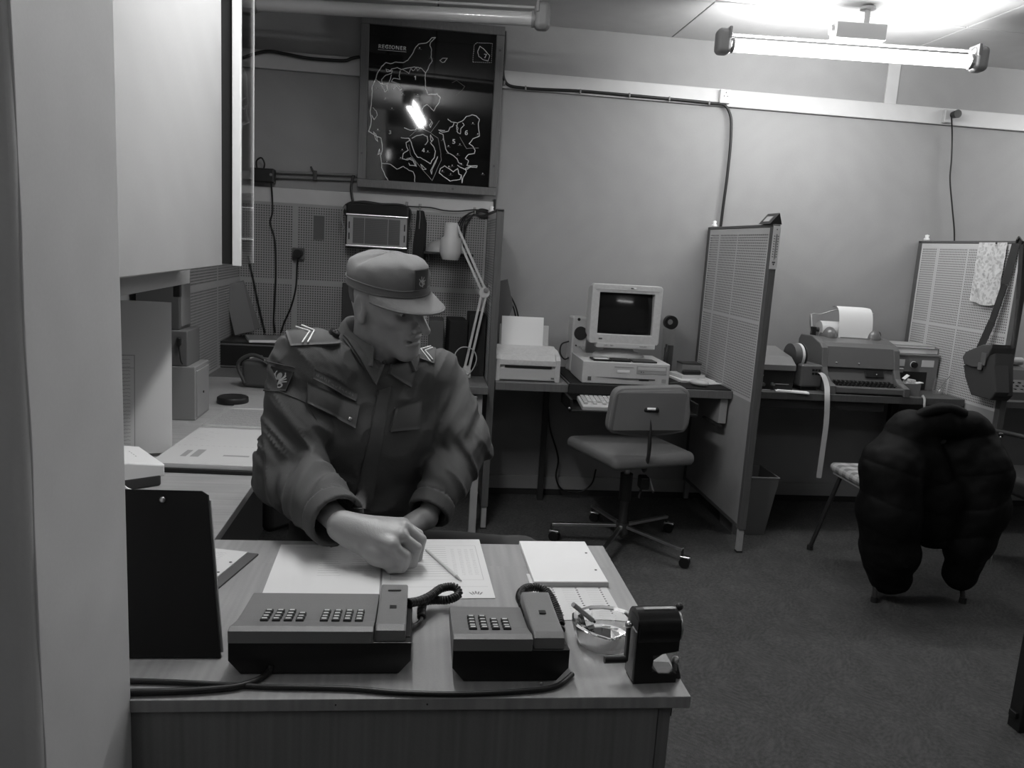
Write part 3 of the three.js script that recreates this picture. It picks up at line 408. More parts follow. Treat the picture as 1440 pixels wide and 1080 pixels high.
{
  const P = onY(920, 963, DT), g = thing('pencil_sharpener', 'black desk pencil sharpener with crank handle at the desk corner', 'pencil sharpener', [P.x, DT, -1.118], 0.06);
  const w = 0.066, body = ext([[-w / 2, 0], [w / 2, 0], [w / 2, 0.012], [0.004, 0.014], [-0.008, 0.024], [-0.006, 0.038], [0.008, 0.048], [w / 2, 0.052], [w / 2, 0.10], [-w / 2, 0.10], [-w / 2, 0.04]], 0.034, 0.0015); part(g, 'body', put(body, [0, 0.0015, -0.01]), M.black);
  part(g, 'drum', put(cyl(0.029, 0.029, 0.066, 28), [0, 0.085, 0.002], [0, 0, Math.PI / 2]), mat(0.012, 0.28)); part(g, 'side_plate', put(bx(0.003, 0.08, 0.036, 0.001), [-w / 2 - 0.0025, 0.045, 0.006]), M.grey); part(g, 'label_plate', put(bx(0.05, 0.0016, 0.008, 0.0004), [0.004, 0.1138, 0.004], [0, 0, 0]), mat(0.35, 0.5));
  part(g, 'crank_arm', put(bx(0.005, 0.058, 0.011, 0.002), [-w / 2 - 0.012, 0.062, 0.012]), M.darkSteel); const cr = part(g, 'crank_handle', put(cyl(0.0055, 0.0055, 0.034, 18), [-w / 2 - 0.03, 0.036, 0.014], [0, 0, Math.PI / 2]), M.black); part(g, 'crank_pin', put(sph(0.006), [-w / 2 - 0.012, 0.092, 0.012]), M.chrome);
  part(g, 'pencil_guide', put(new THREE.TorusGeometry(0.022, 0.003, 8, 24), [w / 2 + 0.003, 0.085, 0.002], [0, Math.PI / 2, 0]), M.chrome); part(g, 'guide_knob', put(sph(0.006), [w / 2 + 0.006, 0.114, 0.0]), M.dark); part(g, 'shavings_cup', put(cyl(0.024, 0.024, 0.04, 24), [w / 2 - 0.02, 0.033, 0.006], [0, 0, Math.PI / 2]), M.plasticClear);
  part(g, 'clamp_screw', put(cyl(0.005, 0.005, 0.03, 12), [w / 2 + 0.006, 0.014, 0.01], [0, 0, 0.3]), M.dark); part(g, 'clamp_nut', put(sph(0.006), [w / 2 + 0.004, 0.03, 0.01]), M.chrome);
}
// ------------------------------------------------------------------ left side: cupboards, boxes and papers
{
  const c = thing('wall_cupboard', 'large white hanging cupboard on the left wall beside the pillar', 'cupboard');
  part(c, 'carcass', put(bx(0.35, 1.14, 1.30, 0.003), [-0.79, 1.84, -1.82]), mat(0.6, 0.5)); const dr = part(c, 'door', put(bx(0.018, 1.14, 1.305, 0.004), [-0.605, 1.84, -1.822]), mat(0.43, 0.32, { map: rep(texPaint, 0.7) }));
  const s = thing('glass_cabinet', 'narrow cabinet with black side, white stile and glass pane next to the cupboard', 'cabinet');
  part(s, 'carcass', put(bx(0.31, 1.12, 0.19, 0.003), [-0.795, 1.83, -2.848]), mat(0.4, 0.5)); part(s, 'side_panel', put(bx(0.325, 1.13, 0.006, 0.001), [-0.793, 1.83, -2.748]), M.blackMatt, null, null, 'matt black panel across the gap beside the cupboard'); part(s, 'stile', put(bx(0.027, 1.14, 0.016, 0.002), [-0.6135, 1.83, -2.741]), M.white);  // plain black panel makes the dark strip between cupboard and stile
  part(s, 'pane', put(bx(0.004, 1.13, 0.185, 0), [-0.601, 1.83, -2.836]), M.pane); part(s, 'pane_edge', put(bx(0.005, 1.13, 0.006, 0.001), [-0.601, 1.83, -2.931]), mat(0.7, 0.2));
  const b = thing('wall_shelf', 'grey shelf board on the left wall below the white cupboard', 'shelf'); part(b, 'board', metreUV(put(bx(0.24, 0.032, 1.12, 0.003), [-0.845, 1.225, -2.0])), mat(0.34, 0.5)); part(b, 'bracket', put(bx(0.02, 0.05, 0.02, 0.002), [-0.745, 1.19, -2.54]), M.dark); part(b, 'lip', put(bx(0.012, 0.05, 1.12, 0.002), [-0.719, 1.232, -2.0]), mat(0.4, 0.5));
  const st = 'stacked metal boxes on the left desk';
  const g = thing('metal_box', 'grey metal drawer box with a key hole standing on the left desk', 'box', [-0.85, DT, -2.83], 0); part(g, 'body', bx(0.20, 0.185, 0.175, 0.004), mat(0.24, 0.45), [0, 0.0925, 0]); part(g, 'drawer_front', bx(0.004, 0.16, 0.15, 0.002), mat(0.26, 0.45), [0.101, 0.09, 0]); part(g, 'key_hole', put(cyl(0.004, 0.004, 0.003, 12), [0.104, 0.085, 0], [0, 0, Math.PI / 2]), M.black);
  const g2 = thing('metal_box', 'dark grey box with a hanging black switch cord on top of the drawer box', 'box', [-0.86, DT + 0.185, -2.82], 0); part(g2, 'body', bx(0.17, 0.12, 0.15, 0.004), mat(0.13, 0.5), [0, 0.06, 0]); part(g2, 'switch', bx(0.014, 0.028, 0.016, 0.004), M.black, [0.06, 0.085, 0.083]); part(g2, 'cord', tub([[0.06, 0.075, 0.085], [0.064, 0.045, 0.088], [0.066, 0.02, 0.084], [0.07, 0.008, 0.08]], 0.0025), M.cable);
  const g3 = thing('metal_box', 'tall dark metal box standing on top of the grey box pile', 'box', [-0.875, DT + 0.305, -2.83], 0); part(g3, 'body', bx(0.14, 0.17, 0.13, 0.004), mat(0.08, 0.45), [0, 0.085, 0]); part(g3, 'door_panel', bx(0.003, 0.15, 0.1, 0.001), mat(0.2, 0.5), [0.071, 0.085, 0]);
  // white telephone, tall printed sheet, binder
  const wp = thing('white_telephone', 'white desk telephone with handset on the left desk', 'telephone', [-0.775, DT, -2.05], 0.62);
  part(wp, 'base', bx(0.19, 0.03, 0.21, 0.006), M.dark, [0, 0.015, 0]); part(wp, 'body', put(ext([[-0.1, 0.028], [0.1, 0.028], [0.1, 0.05], [0.02, 0.066], [-0.1, 0.07]], 0.2, 0.004), [0, 0, -0.1]), M.white); const hs = part(wp, 'handset', put(bx(0.05, 0.028, 0.20, 0.012, 3), [-0.065, 0.088, 0.012]), M.white); for (const z of [-0.07, 0.09]) part(hs, 'ear_cup', put(cyl(0.026, 0.028, 0.02, 20), [-0.065, 0.074, z]), M.white);
  for (let i = 0; i < 3; i++) for (let j = 0; j < 4; j++) part(wp, 'key', put(bx(0.011, 0.005, 0.008, 0.001), [0.02 + i * 0.018, 0.066 - i * 0.003, -0.03 + j * 0.017]), i === 1 && j < 2 ? M.black : M.pale); part(wp, 'cord', tub([[-0.05, 0.09, 0.11], [-0.02, 0.06, 0.13], [0.0, 0.02, 0.14], [0.03, 0.006, 0.16]], 0.003), M.white);
  const tx = printTex(300, 420, 205, (c) => { c.strokeStyle = 'rgb(120,120,120)'; c.lineWidth = 1.4; c.strokeRect(40, 150, 165, 250); for (let i = 0; i < 24; i++) { scribble(c, 45, 162 + i * 10, 150, 3, 130); } c.beginPath(); c.moveTo(40, 185); c.lineTo(205, 185); c.stroke(); });
  const gs = thing('standing_sheet', 'tall white printed sheet standing upright behind the white telephone', 'sheet', [-0.84, DT + 0.008, -2.26], 0.25);
  const cs = new THREE.CylinderGeometry(0.5, 0.5, 0.432, 24, 1, true, -0.31, 0.62); const pm = paperMat(tx); pm.side = THREE.DoubleSide; part(gs, 'sheet', put(put(cs, [-0.002, 0.218, -0.49]), [0, 0, 0], [-0.2, 0, 0]), pm); part(gs, 'back_board', put(put(bx(0.22, 0.42, 0.006, 0.002), [-0.02, 0.216, -0.05]), [0, 0, 0], [-0.2, 0, 0]), M.grey); part(gs, 'strut', bar([-0.02, 0.3, -0.13], [-0.02, -0.004, -0.2], 0.03, 0.005), M.grey);
  const bi = thing('ring_binder', 'open black ring binder with printed pages on the left desk', 'binder', [-0.565, DT, -2.34], -0.05);
  const tb = printTex(300, 420, 196, (c) => { for (let i = 0; i < 9; i++) scribble(c, 30 + 24 * (i % 3), 40 + i * 16, 14, 6, 150); c.fillStyle = 'rgb(150,150,150)'; c.fillRect(60, 280, 18, 70); c.fillRect(90, 270, 26, 80); c.fillRect(185, 320, 80, 14); c.strokeStyle = 'rgb(120,120,120)'; c.setLineDash([8, 10]); c.beginPath(); c.moveTo(10, 225); c.lineTo(290, 225); c.stroke(); });
  part(bi, 'cover', bx(0.29, 0.012, 0.42, 0.003), M.black, [0, 0.006, 0]); const pg = part(bi, 'page_block', bx(0.27, 0.014, 0.405, 0.002), M.paper, [0.004, 0.018, 0]); part(pg, 'print', new THREE.PlaneGeometry(0.268, 0.403), paperMat(tb), [0, 0.0073, 0], [-Math.PI / 2, 0, 0]);
  const tm = printTex(300, 300, 160, (c) => { for (let i = 0; i < 14; i++) scribble(c, 20 + 10 * rnd(), 20 + i * 20, 240, 12, 135, 2); });
  paper('map_sheet_flat', 'folded printed map sheet lying on the left desk behind the binder', tm, V(-0.57, 0, -2.80), 0.27, 0.26, -0.06, DT, 0.004); paper('map_sheet_flat', 'pale sheet lying beyond the folded map on the left desk', printTex(200, 200, 165, (c) => { for (let i = 0; i < 9; i++) scribble(c, 20, 20 + i * 20, 150, 8, 130); }), V(-0.56, 0, -3.09), 0.26, 0.26, 0.1, DT, 0.003);
  // black case, leaning folders, bag
  const bc = thing('black_case', 'black storage box with a pale label holder in the desk corner', 'box', [-0.80, DT, -3.98]); part(bc, 'body', bx(0.29, 0.125, 0.24, 0.004), M.black, [0, 0.0625, 0]); part(bc, 'lid_edge', bx(0.296, 0.008, 0.246, 0.002), M.midGrey, [0, 0.112, 0]); part(bc, 'base_edge', bx(0.296, 0.008, 0.246, 0.002), M.midGrey, [0, 0.006, 0]); const lh = part(bc, 'label_holder', bx(0.062, 0.036, 0.004, 0.001), M.grey, [0.025, 0.048, 0.123]); part(lh, 'label_card', bx(0.055, 0.018, 0.002, 0), M.white, [0, 0.006, 0.002]);
  paper('case_papers', 'crumpled papers lying on the black storage box', printTex(64, 64, 130, () => {}), V(-0.72, 0, -3.98), 0.24, 0.2, 0.3, DT + 0.126, 0.012);
  const lf = thing('leaning_folder', 'dark grey folder leaning in the desk corner behind the black box', 'folder', [-0.90, DT + 0.140, -4.06], 0.5); part(lf, 'cover', put(bx(0.10, 0.25, 0.008, 0.002), [0, 0.125, 0.0], [-0.12, 0, 0.2]), mat(0.14, 0.6)); part(lf, 'cover', put(bx(0.10, 0.25, 0.006, 0.002), [0.03, 0.128, -0.03], [-0.12, 0, 0.32]), mat(0.11, 0.6));
  const bg = thing('leather_case', 'dark soft case with a carrying strap on the left desk', 'case', [-0.60, DT, -3.42], -0.2); part(bg, 'body', bx(0.26, 0.115, 0.14, 0.02, 3), mat(0.075, 0.45), [0, 0.0575, 0]); part(bg, 'strap', tub([[-0.11, 0.02, 0.075], [-0.14, 0.1, 0.07], [-0.08, 0.14, 0.07], [0.02, 0.1, 0.085], [0.06, 0.03, 0.08]], 0.008), mat(0.05, 0.5)); part(bg, 'buckle', put(bx(0.02, 0.012, 0.006, 0.002), [-0.015, 0.118, 0.085], [0, 0, -0.5]), M.steel);
  single('round_tin', 'flat round black tin in front of the dark case', 'tin', put(lathe([[0, 0], [0.055, 0], [0.058, 0.006], [0.057, 0.022], [0.05, 0.026], [0, 0.026]], 32), [-0.70, DT, -3.06]), M.black);
  // binders and shelf behind the soldier
  const bnd = (label, x, z, h, w, turn) => { const t = thing('black_binder', label, 'binder', [x, DT, z], turn); part(t, 'cover', bx(w, h, 0.24, 0.004), M.blackMatt, [0, h / 2, 0]); part(t, 'spine_ring', put(cyl(0.011, 0.011, 0.004, 16), [0, 0.06, 0.121], [Math.PI / 2, 0, 0]), M.dark); };
  bnd('tall black binder standing against the lamp partition', 0.275, -4.02, 0.305, 0.085, 0); bnd('black binder standing between the tall binder and the grey box', 0.178, -4.03, 0.27, 0.09, 0.05); const gb = thing('grey_box_file', 'grey box file standing behind the soldier\'s shoulder', 'box', [0.075, DT, -4.08]); part(gb, 'body', bx(0.075, 0.26, 0.22, 0.004), mat(0.09, 0.6), [0, 0.13, 0]); part(gb, 'finger_hole', put(cyl(0.012, 0.012, 0.002, 18), [0, 0.05, 0.1105], [Math.PI / 2, 0, 0]), M.black);
  const dk = thing('upright_board', 'dark upright board behind the soldier\'s cap', 'board', [onZ(487, 420, -4.2).x + 0.02, DT, -4.22]); part(dk, 'board', bx(0.085, 0.41, 0.03, 0.004), mat(0.04, 0.6), [0, 0.205, 0]); part(dk, 'foot', bx(0.09, 0.01, 0.07, 0.002), M.dark, [0, 0.005, 0]);  // plain dark board on a foot, nothing pinned to it
  const sA = onZ(596, 355, ZB + 0.1), sB = onZ(665, 358, ZB + 0.1), sh = thing('peg_shelf', 'small black shelf hooked on the pegboard behind the lamp', 'shelf', [(sA.x + sB.x) / 2, sA.y, ZB + 0.1]); part(sh, 'board', bx(sB.x - sA.x, 0.012, 0.14, 0.002), M.black); for (const s of [-1, 1]) part(sh, 'bracket', bx(0.008, 0.04, 0.12, 0.002), M.black, [s * 0.1, -0.024, -0.01]);
  const hm = thing('white_bowl', 'white domed cover resting on the small black shelf', 'cover', [onZ(618, 352, ZB + 0.1).x, sA.y + 0.006, ZB + 0.1]); part(hm, 'dome', lathe([[0.07, 0], [0.072, 0.004], [0.066, 0.028], [0.046, 0.05], [0.02, 0.06], [0, 0.062]], 32), mat(0.42, 0.5)); part(hm, 'rim', put(new THREE.TorusGeometry(0.07, 0.003, 8, 32), [0, 0.003, 0], [Math.PI / 2, 0, 0]), mat(0.42, 0.5));
}
{ // white balanced-arm desk lamp
  const zl = -3.86, J = [[655, 532], [656, 520], [681, 411], [641, 321]].map(([x, y]) => onZ(x, y, zl)), g = thing('desk_lamp', 'white balanced-arm desk lamp with a jointed arm, switched off', 'lamp', [J[0].x, DT, zl]);
  const L = (p) => V(p.x - J[0].x, p.y - DT, p.z - zl), lm = mat(0.55, 0.4), [b0, b1, e, t] = J.map(L);
  part(g, 'clamp', bx(0.045, 0.03, 0.05, 0.004), lm, [0, 0.015, 0]); part(g, 'base_pin', rod([0, 0, 0], b1, 0.009), lm);
  for (const o of [-0.011, 0.011]) { const of = V(o, 0, 0.004); part(g, 'lower_arm', bar(b1.clone().add(of), e.clone().add(of), 0.01, 0.012), lm); part(g, 'upper_arm', bar(e.clone().add(of), t.clone().add(of), 0.01, 0.012), lm); }
  for (const [p, r] of [[e, 0.026], [t, 0.018], [b1, 0.02]]) part(g, 'joint', put(cyl(r, r, 0.03, 20), p, [Math.PI / 2, 0, 0]), lm); part(g, 'joint_knob', put(cyl(0.011, 0.011, 0.05, 14), [e.x + 0.006, e.y + 0.012, e.z], [Math.PI / 2, 0, 0]), M.chrome);
  const hd = L(onZ(634, 341, zl)); const s = part(g, 'lamp_shade', lathe([[0.0, 0.095], [0.028, 0.093], [0.032, 0.07], [0.034, 0.028], [0.05, 0.018], [0.052, -0.045], [0.038, -0.082], [0.034, -0.082], [0.046, -0.044], [0.045, 0.012], [0, 0.02]], 32), mat(0.52, 0.45), [hd.x, hd.y, hd.z + 0.01]); part(s, 'bulb_socket', put(cyl(0.016, 0.016, 0.03, 16), [0, 0, 0]), M.white); part(g, 'head_bracket', bar([hd.x + 0.02, hd.y + 0.03, hd.z + 0.02], t, 0.014, 0.012), lm);
  part(g, 'cord', tub([[0.0, -0.01], [-0.05, 0.02], [-0.06, 0.07], [-0.03, 0.105], [0.02, 0.1], [0.045, 0.06], [0.03, 0.0], [0.0, -0.03], [-0.04, -0.03]].map(([x, y]) => [x, y + 0.045, 0.03]), 0.0028, 70), mat(0.45, 0.5));
}
// ------------------------------------------------------------------ distance-field mesher (surface nets), used for soft and bodily shapes
function sdfMesh(f, lo, hi, cell) {
  const n = [0, 1, 2].map((k) => Math.ceil((hi[k] - lo[k]) / cell) + 2), N = n[0] * n[1] * n[2], F = new Float32Array(N), id = new Int32Array(N).fill(-1), P = [], idx = [];
  const at = (i, j, k) => i + n[0] * (j + n[1] * k);
  for (let k = 0; k < n[2]; k++) for (let j = 0; j < n[1]; j++) for (let i = 0; i < n[0]; i++) F[at(i, j, k)] = f(lo[0] + i * cell, lo[1] + j * cell, lo[2] + k * cell);
  for (let k = 0; k < n[2] - 1; k++) for (let j = 0; j < n[1] - 1; j++) for (let i = 0; i < n[0] - 1; i++) {
    let m = 0; for (let c = 0; c < 8; c++) if (F[at(i + (c & 1), j + (c >> 1 & 1), k + (c >> 2))] < 0) m |= 1 << c; if (m === 0 || m === 255) continue;
    let x = 0, y = 0, z = 0, q = 0;
    for (let a = 0; a < 8; a++) for (const b of [1, 2, 4]) { if (a & b) continue; const c = a | b; if (((m >> a) & 1) === ((m >> c) & 1)) continue; const fa = F[at(i + (a & 1), j + (a >> 1 & 1), k + (a >> 2))], fc = F[at(i + (c & 1), j + (c >> 1 & 1), k + (c >> 2))], t = fa / (fa - fc); x += (a & 1) + (b === 1 ? t : 0); y += (a >> 1 & 1) + (b === 2 ? t : 0); z += (a >> 2) + (b === 4 ? t : 0); q++; }
    id[at(i, j, k)] = P.length / 3; P.push(lo[0] + (i + x / q) * cell, lo[1] + (j + y / q) * cell, lo[2] + (k + z / q) * cell);
  }
  const st = [1, n[0], n[0] * n[1]];
  for (let k = 1; k < n[2] - 1; k++) for (let j = 1; j < n[1] - 1; j++) for (let i = 1; i < n[0] - 1; i++) { const p = at(i, j, k); for (let a = 0; a < 3; a++) { const s = F[p] < 0, e = F[p + st[a]] < 0; if (s === e) continue; const u = st[(a + 1) % 3], v = st[(a + 2) % 3], q = [id[p], id[p - u], id[p - u - v], id[p - v]]; if (q.some((t) => t < 0)) continue; if (s) idx.push(q[0], q[1], q[2], q[0], q[2], q[3]); else idx.push(q[0], q[2], q[1], q[0], q[3], q[2]); } }
  const g = new THREE.BufferGeometry(), pos = new Float32Array(P), nor = new Float32Array(P.length), uv = new Float32Array(P.length / 3 * 2), h = cell * 0.5;
  for (let i = 0; i < P.length; i += 3) { const [x, y, z] = [P[i], P[i + 1], P[i + 2]]; const v = V(f(x + h, y, z) - f(x - h, y, z), f(x, y + h, z) - f(x, y - h, z), f(x, y, z + h) - f(x, y, z - h)).normalize(); nor[i] = v.x; nor[i + 1] = v.y; nor[i + 2] = v.z; uv[i / 3 * 2] = (x + z) * 1; uv[i / 3 * 2 + 1] = y + 0.5 * (x - z); }
  g.setAttribute('position', new THREE.BufferAttribute(pos, 3)); g.setAttribute('normal', new THREE.BufferAttribute(nor, 3)); g.setAttribute('uv', new THREE.BufferAttribute(uv, 2)); g.setIndex(idx); return g;
}
// tapered capsule between a and b, returns [distance, position along the bone]
function caps(a, b, ra, rb) { const bx0 = b.x - a.x, by0 = b.y - a.y, bz0 = b.z - a.z, L2 = bx0 * bx0 + by0 * by0 + bz0 * bz0 + 1e-12; return (x, y, z) => { const px = x - a.x, py = y - a.y, pz = z - a.z, t = clamp((px * bx0 + py * by0 + pz * bz0) / L2, 0, 1), dx = px - bx0 * t, dy = py - by0 * t, dz = pz - bz0 * t; caps.t = t; return Math.sqrt(dx * dx + dy * dy + dz * dz) - (ra + (rb - ra) * t); }; }
const smin = (a, b, k) => { const h = Math.max(k - Math.abs(a - b), 0) / k; return Math.min(a, b) - h * h * k * 0.25; };
const smax = (a, b, k) => -smin(-a, -b, k);

// ------------------------------------------------------------------ printer and computer bay
const D2 = 0.74;
{
  const d = thing('printer_desk', 'wooden desk top carrying the printer beside the lamp partition', 'desk'); part(d, 'desk_top', metreUV(put(bx(0.352, 0.04, 0.585, 0.003), [0.536, D2 - 0.02, -3.9975])), M.woodDesk); part(d, 'wall_batten', put(bx(0.34, 0.04, 0.03, 0.002), [0.536, D2 - 0.06, -4.28]), M.wood); part(d, 'desk_leg', put(bx(0.03, D2 - 0.04, 0.03, 0.002), [0.69, (D2 - 0.04) / 2, -4.2]), M.dark);
  const e = thing('computer_desk', 'wooden desk top under the computer with a black desk mat', 'desk'); part(e, 'desk_top', metreUV(put(bx(0.815, 0.04, 0.59, 0.003), [1.125, D2 - 0.02, -3.995])), M.woodDesk); part(e, 'support_bracket', put(bx(0.04, 0.13, 0.18, 0.003), [1.505, D2 - 0.105, -3.82]), mat(0.35, 0.5)); part(e, 'support_hook', put(bx(0.014, 0.012, 0.16, 0.002), [1.48, D2 - 0.176, -3.80], [0.1, 0.25, 0]), M.dark);
  single('desk_mat', 'thin black mat on the computer desk', 'mat', bx(0.80, 0.006, 0.52, 0.002), M.blackMatt, [1.128, D2 + 0.003, -3.97]);
  const k = thing('keyboard_tray', 'black pull-out keyboard tray under the computer desk edge', 'tray', [1.0, 0.64, -3.66]); part(k, 'shelf', bx(0.60, 0.012, 0.26, 0.003), M.black, [0, 0.006, 0]); part(k, 'front_flap', bx(0.57, 0.048, 0.012, 0.004), M.blackMatt, [-0.005, 0.085, -0.026]); for (const s of [-1, 1]) part(k, 'runner', bx(0.012, 0.06, 0.24, 0.002), M.black, [s * 0.3, 0.03, 0]); part(k, 'knob', sph(0.006), M.steel, [-0.31, 0.02, 0.13]);
  const kb = thing('keyboard', 'pale computer keyboard pulled out under the desk', 'keyboard', [0.975, 0.652, -3.62]); part(kb, 'case', put(bx(0.44, 0.026, 0.15, 0.006), [0, 0.016, 0], [0.14, 0, 0]), M.cream); const kk = bx(0.019, 0.012, 0.018, 0.003, 1); for (let j = 0; j < 5; j++) for (let i = 0; i < 19; i++) { if (j === 4 && i % 2) continue; part(kb, 'key', kk, i % 7 === 0 ? M.pale : M.cream, [-0.2 + i * 0.0222, 0.033 - j * -0.0 + (2 - j) * -0.0028 * -1, -0.055 + j * 0.0245], [0.14, 0, 0]); }
}
{
  const g = thing('ink_printer', 'pale desktop printer with paper standing in its feeder', 'printer', [0.516, D2 + 0.003, -3.745]), w = 0.315, pm = mat(0.58, 0.5, { map: rep(texSpeck, 6) });
  part(g, 'lower_body', put(bx(w, 0.062, 0.25, 0.008), [0, 0.032, -0.125]), pm); part(g, 'output_slot', put(bx(w * 0.72, 0.013, 0.02, 0.002), [0.002, 0.069, -0.006]), M.black); part(g, 'slot_frame', put(bx(w * 0.8, 0.03, 0.02, 0.003), [0, 0.07, -0.014]), M.creamDark);
  const cov = ext([[0, 0.078], [0.002, 0.098], [0.03, 0.118], [0.10, 0.142], [0.15, 0.150], [0.24, 0.14], [0.25, 0.06], [0.02, 0.06]], w - 0.03, 0.004); put(cov, [-w / 2 + 0.015, 0, 0], [0, Math.PI / 2, 0]); part(g, 'cover', cov, pm); for (const s of [-1, 1]) { const sd = ext([[0, 0], [0, 0.10], [0.015, 0.116], [0.10, 0.135], [0.16, 0.135], [0.25, 0.11], [0.25, 0]], 0.016, 0.004); put(sd, [s * (w / 2 - 0.012) - 0.008, 0.002, 0], [0, Math.PI / 2, 0]); part(g, 'side_cover', sd, pm); }
  part(g, 'paper_support', put(bx(0.25, 0.15, 0.008, 0.004), [0.0, 0.175, -0.215], [-0.18, 0, 0]), pm); part(g, 'paper_stack', put(bx(0.212, 0.17, 0.006, 0.001), [-0.01, 0.205, -0.212], [-0.18, 0, 0]), M.paper, null, null, 'white paper'); part(g, 'emblem', put(bx(0.016, 0.008, 0.001, 0), [w / 2 - 0.035, 0.016, 0.0005]), M.midGrey); part(g, 'slot_button', put(bx(0.005, 0.014, 0.003, 0.001), [-w / 2 + 0.022, 0.07, 0]), M.dark);
  const s = thing('wall_outlet', 'white wall outlet with a plugged cable behind the printer', 'socket', onZ(736, 458, ZB + 0.02)); part(s, 'plate', bx(0.075, 0.085, 0.03, 0.006), M.wallTrim); part(s, 'round_plug', put(cyl(0.02, 0.02, 0.03, 20), [0.002, -0.005, 0.022], [Math.PI / 2, 0, 0]), M.dark);
  for (const [i, dx] of [[0, 0], [1, 3.5]]) single('outlet_cable', i ? 'black cable running down to the outlet behind the printer, nearer the monitor' : 'black cable running down to the outlet behind the printer, nearer the partition', 'cable', pxTube([[700 + dx, 395], [712 + dx, 412], [722 + dx, 432], [726 + dx, 448], [728 + dx * 1.1, 456]], ZB + 0.03, 0.0045, 30), M.cable);
  const ff = thing('paper_fan', 'grey folder leaning on the wall behind the printer desk partition', 'folder', onZ(705, 440, -4.05)); part(ff, 'cover', put(ext([[-0.08, -0.24], [-0.02, -0.25], [0.055, 0.0], [0.02, 0.13], [-0.08, 0.1]], 0.014, 0.002), [0, 0.042, 0]), mat(0.12, 0.6));
}
{
  const g = thing('computer_case', 'pale flat desktop computer case with a disc drive under the monitor', 'computer', [0.995, D2 + 0.006, -3.725]), w = 0.43, h = 0.108; part(g, 'case', put(bx(w, h, 0.30, 0.004), [0, h / 2 + 0.002, -0.16]), M.cream); part(g, 'front_panel', put(bx(w + 0.002, h + 0.001, 0.014, 0.006), [0, h / 2 + 0.002, -0.004]), M.cream);
  const cd = part(g, 'disc_drive', put(bx(0.15, 0.04, 0.004, 0.001), [0.125, 0.078, 0.004]), M.creamDark); part(cd, 'drive_tray', put(bx(0.138, 0.014, 0.003, 0.001), [0.125, 0.083, 0.006]), M.cream); part(cd, 'jack', put(cyl(0.003, 0.003, 0.003, 10), [0.073, 0.067, 0.006], [Math.PI / 2, 0, 0]), M.black); part(cd, 'volume_wheel', put(cyl(0.003, 0.003, 0.003, 10), [0.084, 0.067, 0.006], [Math.PI / 2, 0, 0]), M.midGrey);
  const fd = part(g, 'floppy_drive', put(bx(0.095, 0.006, 0.003, 0.001), [-0.012, 0.088, 0.004]), M.creamDark); part(fd, 'eject_button', put(bx(0.062, 0.012, 0.004, 0.001), [-0.015, 0.066, 0.004]), M.white); part(g, 'front_groove', put(ext([[-0.145, 0.0], [0.0, -0.009], [0.145, -0.008], [0.145, -0.002], [0, -0.001]], 0.002, 0), [0, 0.036, 0.0035]), M.midGrey); part(g, 'power_lights', put(bx(0.05, 0.008, 0.003, 0.001), [0.09, 0.028, 0.004]), M.dark); part(g, 'sticker', put(bx(0.017, 0.02, 0.001, 0), [-0.18, 0.026, 0.0035]), M.midGrey); part(g, 'emblem', put(bx(0.022, 0.02, 0.001, 0), [0.19, 0.026, 0.0035]), M.creamDark);
  const yT = D2 + 0.008 + h;
  const disk = (l, x, z, m, a) => single('disc_case', l, 'disc case', bx(0.09, 0.008, 0.085, 0.001), m, [x, yT + 0.005, z], [0, a, 0]); const dc = disk('black disc case with a white label on the computer case', 0.875, -3.775, M.black, 0.05); part(dc, 'label', bx(0.07, 0.001, 0.045, 0), M.white, [0, 0.0045, 0.005]); disk('plain black disc case between two others on the computer case', 0.972, -3.775, M.black, -0.04); single('disc_case', 'grey disc case with dark frame on the computer case', 'disc case', bx(0.12, 0.008, 0.085, 0.001), mat(0.05, 0.4), [1.085, yT + 0.005, -3.77], [0, 0.03, 0]);
  const m = thing('crt_monitor', 'pale tube monitor with black reflecting screen on the computer case', 'monitor', [1.002, yT, -3.85]), mw = 0.348, mh = 0.285, y0 = 0.078;
  part(m, 'base_foot', put(lathe([[0.13, 0], [0.135, 0.008], [0.12, 0.02], [0.08, 0.03], [0.07, 0.055], [0, 0.06]], 32), [0, 0, -0.09], [0, 0, 0], [1, 1, 0.55]), M.cream);
  const sk = part(m, 'control_strip', put(bx(mw * 0.86, 0.028, 0.05, 0.006), [0.012, 0.066, -0.02]), M.cream); for (const x of [-0.09, -0.06, 0.09, 0.11]) part(sk, 'button', put(bx(0.016, 0.006, 0.004, 0.001), [x, 0.068, 0.006]), M.creamDark);
  const fr = rrect(mw, mh, 0.012, 0, y0 + mh / 2); fr.holes.push(rrect(0.284, 0.212, 0.008, 0.0, y0 + 0.146)); part(m, 'bezel', put(new THREE.ExtrudeGeometry(fr, { depth: 0.045, bevelEnabled: true, bevelSize: 0.004, bevelThickness: 0.004, bevelSegments: 2 }), [0, 0, -0.045]), M.cream);
  part(m, 'bezel_crease', put(bx(mw - 0.03, 0.002, 0.003, 0), [0, y0 + mh - 0.022, 0.0045]), M.creamDark); for (const [x, mm] of [[0.02, M.midGrey], [0.035, M.white]]) part(m, 'sensor', put(bx(0.012, 0.006, 0.004, 0.001), [x, y0 + mh - 0.011, 0.005]), mm); part(m, 'emblem', put(bx(0.018, 0.008, 0.002, 0), [-0.12, y0 + 0.02, 0.0045]), M.midGrey);
  const scr = new THREE.PlaneGeometry(0.296, 0.224, 32, 24), sp2 = scr.attributes.position; for (let i = 0; i < sp2.count; i++) { const x = sp2.getX(i), y = sp2.getY(i), r = 0.7; sp2.setZ(i, Math.sqrt(r * r - x * x * 1.0 - y * y) - r); } scr.computeVertexNormals(); part(m, 'screen', scr, mat(0.012, 0.1), [0, y0 + 0.146, -0.008], [-0.1, 0, 0]);
